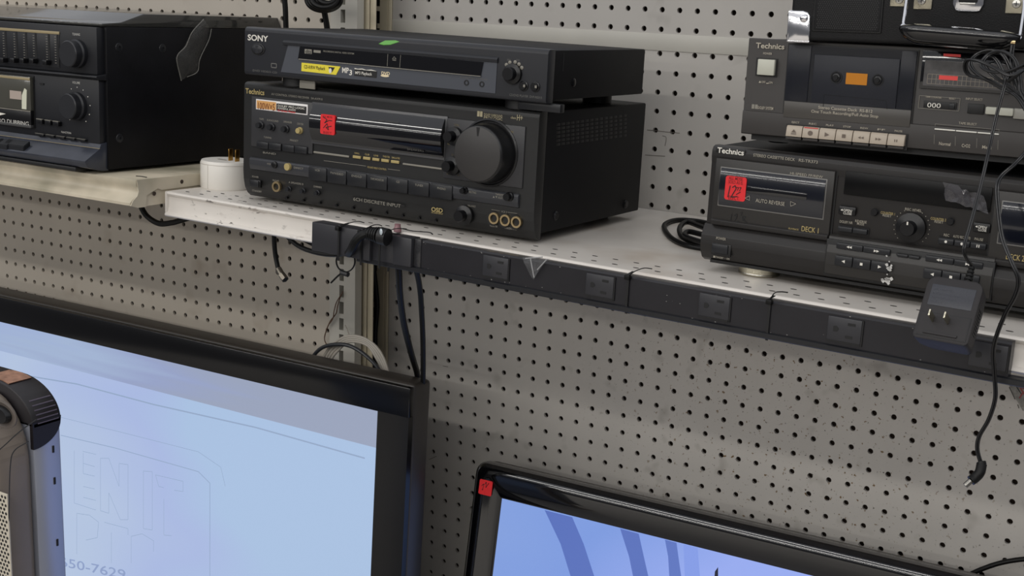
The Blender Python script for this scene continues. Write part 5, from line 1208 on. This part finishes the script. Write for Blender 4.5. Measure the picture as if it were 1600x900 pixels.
# ------------------------------------------------------------ cords
def cord(name, pts, r_, m, label, cat='cable', group=None, **k):
    P = [Vector(p) if len(p) == 3 and not isinstance(p[0], int) and abs(p[0]) < 5 else at(*p) for p in pts]
    o = MB().tube(P, r_, 10, **k).build(name, m); tag(o, label, cat, group); return o
def adopt(o, parent):
    o.parent = parent; M = parent.matrix_basis.copy(); o.matrix_parent_inverse = M.inverted(); return o
def twin(name, pts, r_, m, label, cat='cord', parent=None):
    P = [p if isinstance(p, Vector) else at(*p) for p in pts]; mb = MB()
    off = cx * r_ * .95
    mb.tube([p - off for p in P], r_, 8, sub=8); mb.tube([p + off for p in P], r_, 8, sub=8)
    o = mb.build(name, m)
    if parent: adopt(o, parent)
    else: tag(o, label, cat)
    return o
M_TW = mat('twin_lead', (20, 20, 22), .28)
twin('power_cord', [CORDTOP - Vector((0, 0, .004)), CORDTOP, (1506, 392, -.468), (1516, 352, -.455), (1532, 292, -.43), (1545, 235, -.41), (1556, 185, -.40), (1566, 148, -.395), (1574, 120, -.39)], .00085, M_TW, '', parent=WAD.root)
coil = twin('cord_tangle', [(1574, 128, -.39), (1600, 108, -.40), (1578, 118, -.41), (1552, 105, -.41), (1528, 95, -.405), (1512, 94, -.40), (1508, 106, -.395), (1516, 118, -.39), (1540, 124, -.385), (1565, 138, -.385), (1588, 150, -.39), (1603, 172, -.395), (1612, 195, -.40)], .0011, M_TW, '', parent=WAD.root)
for pts in ([(1590, 140, -.38), (1572, 92, -.375), (1552, 78, -.375), (1528, 84, -.375), (1516, 100, -.38), (1530, 118, -.385), (1560, 132, -.385), (1592, 152, -.385)],
            [(1596, 146, -.385), (1588, 98, -.38), (1566, 80, -.38), (1544, 86, -.38), (1534, 102, -.385), (1548, 112, -.39), (1574, 112, -.395), (1604, 100, -.40)],
            [(1580, 146, -.375), (1560, 98, -.37), (1546, 88, -.37), (1536, 98, -.37), (1552, 118, -.375), (1584, 140, -.375), (1602, 165, -.38)],
            [(1583, 70, -.372), (1581, 84, -.374), (1582, 100, -.378), (1590, 130, -.382), (1604, 160, -.39)]):
    q = twin('cord_loop', pts, .0011, M_TW, 'x'); q.parent = coil; del q['label']; del q['category']
a = at(1583, 66, -.371); MB().box(a.x - .0022, a.x + .0022, a.y - .001, a.y + .001, a.z - .0015, a.z + .0015, .0005).build('twist_tie', M_GOLD, coil)
pc = twin('power_cord', [(1616, 215, -.41), (1604, 236, -.425), (1586, 256, -.435), (1566, 274, -.44), (1558, 292, -.445), (1560, 330, -.45), (1566, 372, -.455), (1580, 408, -.458), (1591, 436, -.458), (1587, 460, -.455), (1571, 490, -.45), (1558, 522, -.447), (1552, 550, -.445), (1554, 588, -.44), (1555, 622, -.44), (1545, 655, -.44), (1530, 682, -.44), (1527, 702, -.44), (1532, 722, -.44)], .00105, M_TW, '', parent=WAD.root)
A = at(1533, 722, -.44); Bq = at(1531, 738, -.444); Cq = at(1517, 751, -.449); Dq = at(1508, 759, -.452)
MB().tube([A, at(1534, 726, -.441)], .0042, 14, sub=1).build('plug_collar', M_CORD, pc)
MB().tube([at(1534, 725, -.44), Bq, at(1524, 746, -.446), Cq], .0046, 16).build('plug_body', M_CORD, pc)
MB().tube([Cq, Dq], .0026, 16, sub=1).build('plug_tip', mat('tip_nickel', (140, 138, 132), .35, metal=1), pc); v = (Dq - Cq).normalized(); MB().tube([Dq - v * .001, Dq + v * .0001], .0015, 12, sub=1).build('tip_bore', M_BLK, pc)

o = cord('coaxial_cable', [(428, 360, -.31), (429, 385, -.31), (431, 402, -.31), (435, 421, -.312)], .0032, M_CORD, 'black coaxial cable end with metal connector hanging under the shelf')
A, Bq, Cq = at(435, 420, -.312), at(440, 429, -.314), at(446, 437, -.316)
MB().tube([A, Bq], .0044, 14, sub=1).build('connector_collar', mat('dull_nickel', (128, 122, 112), .38, metal=1), o); MB().tube([Bq, Cq], .0050, 6, sub=1).build('connector_nut', mat('dull_nickel', (128, 122, 112), .38, metal=1), o); v = (Cq - Bq).normalized(); MB().tube([Cq - v * .001, Cq + v * .0002], .0034, 14, sub=1).build('connector_bore', M_BLK, o)
cord('hanging_cable', [Vector((-.66, -.26, .1745)), (212, 300, -.26), (220, 322, -.26), (230, 338, -.26), (248, 349, -.26), (268, 348, -.26), (290, 342, -.26), Vector((-.545, -.26, .1505))], .0042, M_CORD, 'thick black cord sagging between the two shelf ends')
o = cord('hanging_cable', [(445, 366, -.385), (466, 384, -.385), (492, 394, -.388), (522, 398, -.39), (560, 394, -.39), (600, 398, -.388), (660, 412, -.385)], .0030, M_CORD, 'black cord slung beneath the left end of the power strip')
MB().tube([at(470, 372, -.38), at(500, 386, -.385), at(545, 393, -.392), at(590, 394, -.392)], .0026, 10).build('cord_loop', M_CORD, o)
# plug with ribbed relief and its fat cord
yp = STR.O.y + FS - .012
o = cord('supply_cord', [(578, 364, yp - .004), (566, 367, yp - .010), (556, 376, yp - .012), (550, 388, yp - .008), (545, 396, yp)], .0052, M_CORD, 'fat black supply cord and plug at the left end of the strip')
adopt(o, STR.root); del o['label']; del o['category']
A = at(574, 364, yp - .004); Bq = at(594, 368, yp - .004); Cq = at(606, 371, yp - .003)
for k in range(5): P0 = A.lerp(Bq, k / 5); P1 = A.lerp(Bq, (k + .62) / 5); MB().tube([P0, P1], .0070 + .0006 * k, 14, sub=1).build('relief_rib', M_CORD, o)
MB().tube([A, Bq], .0058, 14, sub=1).build('relief_core', M_BLK, o)
MB().tube([Bq, Cq], .0100, 18, sub=1).build('plug_body', M_BLK, o); q = at(596, 362, yp - .013); MB().lathe((q.x, q.y, q.z), [(.0012, 0), (.0022, .0008), (.001, .0016), (0, .0018)], n=10, sz=1.7).build('plug_glint', mat('plug_glint', (190, 200, 205), .1), o)  # the small pale bead is a painted glint on the plug
# loop of cable tie below the strip
yl = -.42; ring = [at(540 + 14.5 * math.cos(R_(a)), 408 + 17 * math.sin(R_(a)), yl) for a in range(0, 360, 30)]
o = MB().tube(ring, .0013, 8, cyc=True, flat=.6).build('loop_tie', M_CORD); tag(o, 'black cable tie closed in a hanging ring below the strip', 'cable tie')
MB().tube([at(534, 426, yl), at(544, 429, yl)], .0032, 8, sub=1).build('tie_head', M_BLK, o); MB().tube([at(534, 426, yl), at(526, 433, yl), at(517, 442, yl)], .0011, 6).build('tail', M_CORD, o)
for px, py in ((608, 410), (645, 413)):
    o = MB().tube([at(px + 1, py - 6, -.40), at(px, py + 4, -.40)], .0035, 8, sub=1).build('tie_end', M_CORD); tag(o, 'cut cable tie end under the strip, %s of the two black cords' % ('left' if px < 620 else 'right beside the second'), 'cable tie', 'cut tie ends below the strip'); MB().tube([at(px, py + 4, -.40), at(px - 2, py + 14, -.40)], .0012, 6, sub=1).build('tail', M_BLK, o)
cord('hanging_cable', [(620, 396, -.37), (623, 425, -.36), (625, 460, -.34), (631, 505, -.30), (642, 550, -.25), (652, 585, -.20), (656, 615, -.17), (654, 645, -.16), (648, 690, -.155), (640, 730, -.15)], .0042, M_CORD, 'thicker black cord falling from the strip behind the large television')
cord('hanging_cable', [(643, 400, -.37), (650, 420, -.35), (656, 450, -.32), (659, 490, -.28), (661, 540, -.25), (661, 600, -.22), (659, 660, -.20), (656, 720, -.20), (652, 800, -.20), (647, 910, -.20)], .0036, M_CORD, 'straight black cord hanging just right of the large television')
cord('hanging_cable', [(585, 385, -.012), (584, 420, -.011), (587, 450, -.010), (589, 480, -.009), (586, 520, -.009), (586, 560, -.009), (584, 620, -.009)], .0042, M_CORD, 'black cord lying in the slotted upright below the shelf')
cord('hanging_cable', [(580, -160, -.012), (582, -20, -.012), (583, 10, -.012), (585, 40, -.012), (587, 80, -.012)], .0042, M_CORD, 'black cord on the slotted upright above the disc player')
cord('hanging_cable', [(441, -160, -.15), (444, -20, -.14), (446, 15, -.138), (447, 48, -.136), (449, 90, -.134)], .0040, M_CORD, 'vertical black cord behind the left corner of the disc player')
o = cord('hanging_cable', [(492, -160, -.13), (498, -25, -.15), (503, 0, -.145), (508, 25, -.14), (512, 50, -.136), (516, 90, -.132)], .0042, M_CORD, 'black cord dropping from the coiled cord behind the disc player')
o = None
for k in range(6):
    rx, ry = 26 - k * 2.2, 17 - k * 1.3; P = [at(506 + k * 1.4 + rx * math.cos(R_(a)), -1 - k * .8 + ry * math.sin(R_(a)), -.150 - .006 * (k % 3)) for a in range(0, 360, 30)]
    q = MB().tube(P, .0042, 10, cyc=True).build('cord_coil' if o is None else 'coil_turn', M_CORD, o)
    if o is None: o = q; tag(o, 'coiled black cord hanging on the upright at the top edge', 'cord')
# grey cable coil and a black one behind the large television
o = None
for k, dx in enumerate((0, 4, 8, 12)):
    P = [at(499 + dx * .9, 590 + dx, -.17), at(507 + dx * .8, 556 + dx * .7, -.172), at(524 + dx * .5, 535 + dx * .9, -.174), at(546, 525 + dx * .75, -.175), at(572, 530 + dx * .7, -.174), at(594 - dx * .6, 550 + dx * .6, -.172), at(607 - dx * .6, 585 + dx * .4, -.17), at(612 - dx, 640, -.168)]
    q = MB().tube(P, .0021, 8).build('cable_coil' if o is None else 'coil_strand', M_GREYC, o)
    if o is None: o = q; tag(o, 'loops of pale grey cable rising behind the large television', 'cable')
cord('hanging_cable', [(478, 580, -.178), (490, 556, -.18), (504, 543, -.182), (525, 538, -.184), (548, 541, -.184), (572, 556, -.183), (592, 578, -.18), (606, 612, -.178)], .0028, mat('cord_slate', (44, 46, 50), .4), 'dark slate cord arching across the pale grey cable loops')
o = cord('twist_wire', [(536, 455, -.102), (531, 466, -.103), (527, 480, -.104), (525, 490, -.104), (516, 502, -.104), (510, 516, -.104), (507, 528, -.104), (509, 536, -.106), (514, 541, -.11)], .0009, M_COPPER, 'twisted thin brown wire hooked in the left upright slot', 'wire')
MB().tube([at(534, 459, -.104), at(526, 472, -.106), at(522, 486, -.106), at(520, 498, -.106), at(513, 508, -.106)], .0008, 6).build('wire_strand', M_COPPER, o)
o = MB().tube([at(539, 508, -.11), at(543, 517, -.11), at(546, 527, -.115)], .0011, 6).build('wire_stub', M_GREYC); tag(o, 'short grey wire stub above the grey cable loops', 'wire')
cord('hanging_cable', [(1480, 925, -.03), (1512, 900, -.03), (1540, 887, -.03), (1570, 878, -.03), (1606, 873, -.03), (1640, 872, -.03)], .0030, M_CORD, 'black cord arching up at the lower right corner')
# coiled mains lead beside the lower cassette deck
def onshelf(px, py, h=.003): X = onplane(SH.O + SH.Bm.col[2] * h, SH.Bm.col[2], px, py); return X
o = MB().tube([onshelf(1112, 350), onshelf(1085, 345), onshelf(1058, 344), onshelf(1041, 349), onshelf(1038, 357), onshelf(1048, 371), onshelf(1068, 382), onshelf(1096, 388), onshelf(1120, 392)], .0032, 10).build('mains_lead', M_CORD); adopt(o, DKB.root)
MB().tube([onshelf(1115, 362, .009), onshelf(1092, 353, .009), onshelf(1073, 347, .009), onshelf(1062, 356, .008), onshelf(1066, 370, .007), onshelf(1085, 378, .007), onshelf(1115, 381, .007)], .0032, 10).build('lead_loop', M_CORD, o)
MB().tube([onshelf(1118, 372, .014), onshelf(1095, 366, .014), onshelf(1076, 362, .013), onshelf(1070, 368, .012), onshelf(1086, 375, .012), onshelf(1118, 384, .012)], .0032, 10).build('lead_loop', M_CORD, o)
# torn sticker and scuffs on the pegboard
q = [at(1578, 592, -.0006), at(1600, 590, -.0006), (at(1612, 640, -.0006)), at(1598, 642, -.0006), at(1577, 606, -.0006)]
o = MB().poly([p for p in q]).build('torn_sticker', mat('sticker_residue', (140, 138, 132), .3, noise=.4, nscale=150, alpha=.75), smooth=False); tag(o, 'torn grey sticker residue with red print on the pegboard at right', 'sticker')
mb = MB()
for a, b in (((1593, 598), (1600, 608)), ((1598, 614), (1593, 622)), ((1594, 606), (1602, 618))): mb.tube([at(*a, -.001), at(*b, -.001)], .0009, 6, sub=1)
mb.build('red_print', mat('faded_red', (150, 70, 70), .5), o)
mb = MB()
for pts in ([(1580, 592), (1596, 616)], [(1577, 605), (1586, 624)], [(1590, 632), (1592, 638)]): mb.tube([at(x, y, -.001) for x, y in pts], .0004, 5, sub=1)
mb.build('residue_edge', M_SLOT, o)
mb = MB(); rnd = random.Random(4)
for pts in ([(1011, 203), (1024, 204), (1040, 206), (1062, 208)], [(1008, 242), (1022, 243), (1039, 244)], [(692, 572), (700, 573)], [(682, 713), (675, 716), (670, 718)], [(1035, 212), (1041, 215), (1039, 228)]):
    mb.tube([at(x, y, -.0001) for x, y in pts], .0004, 5, sub=3)
o = mb.build('wall_scuffs', mat('scratch', (92, 86, 78), .7)); struct(o)  # thin dark scuff lines on the pegboard face
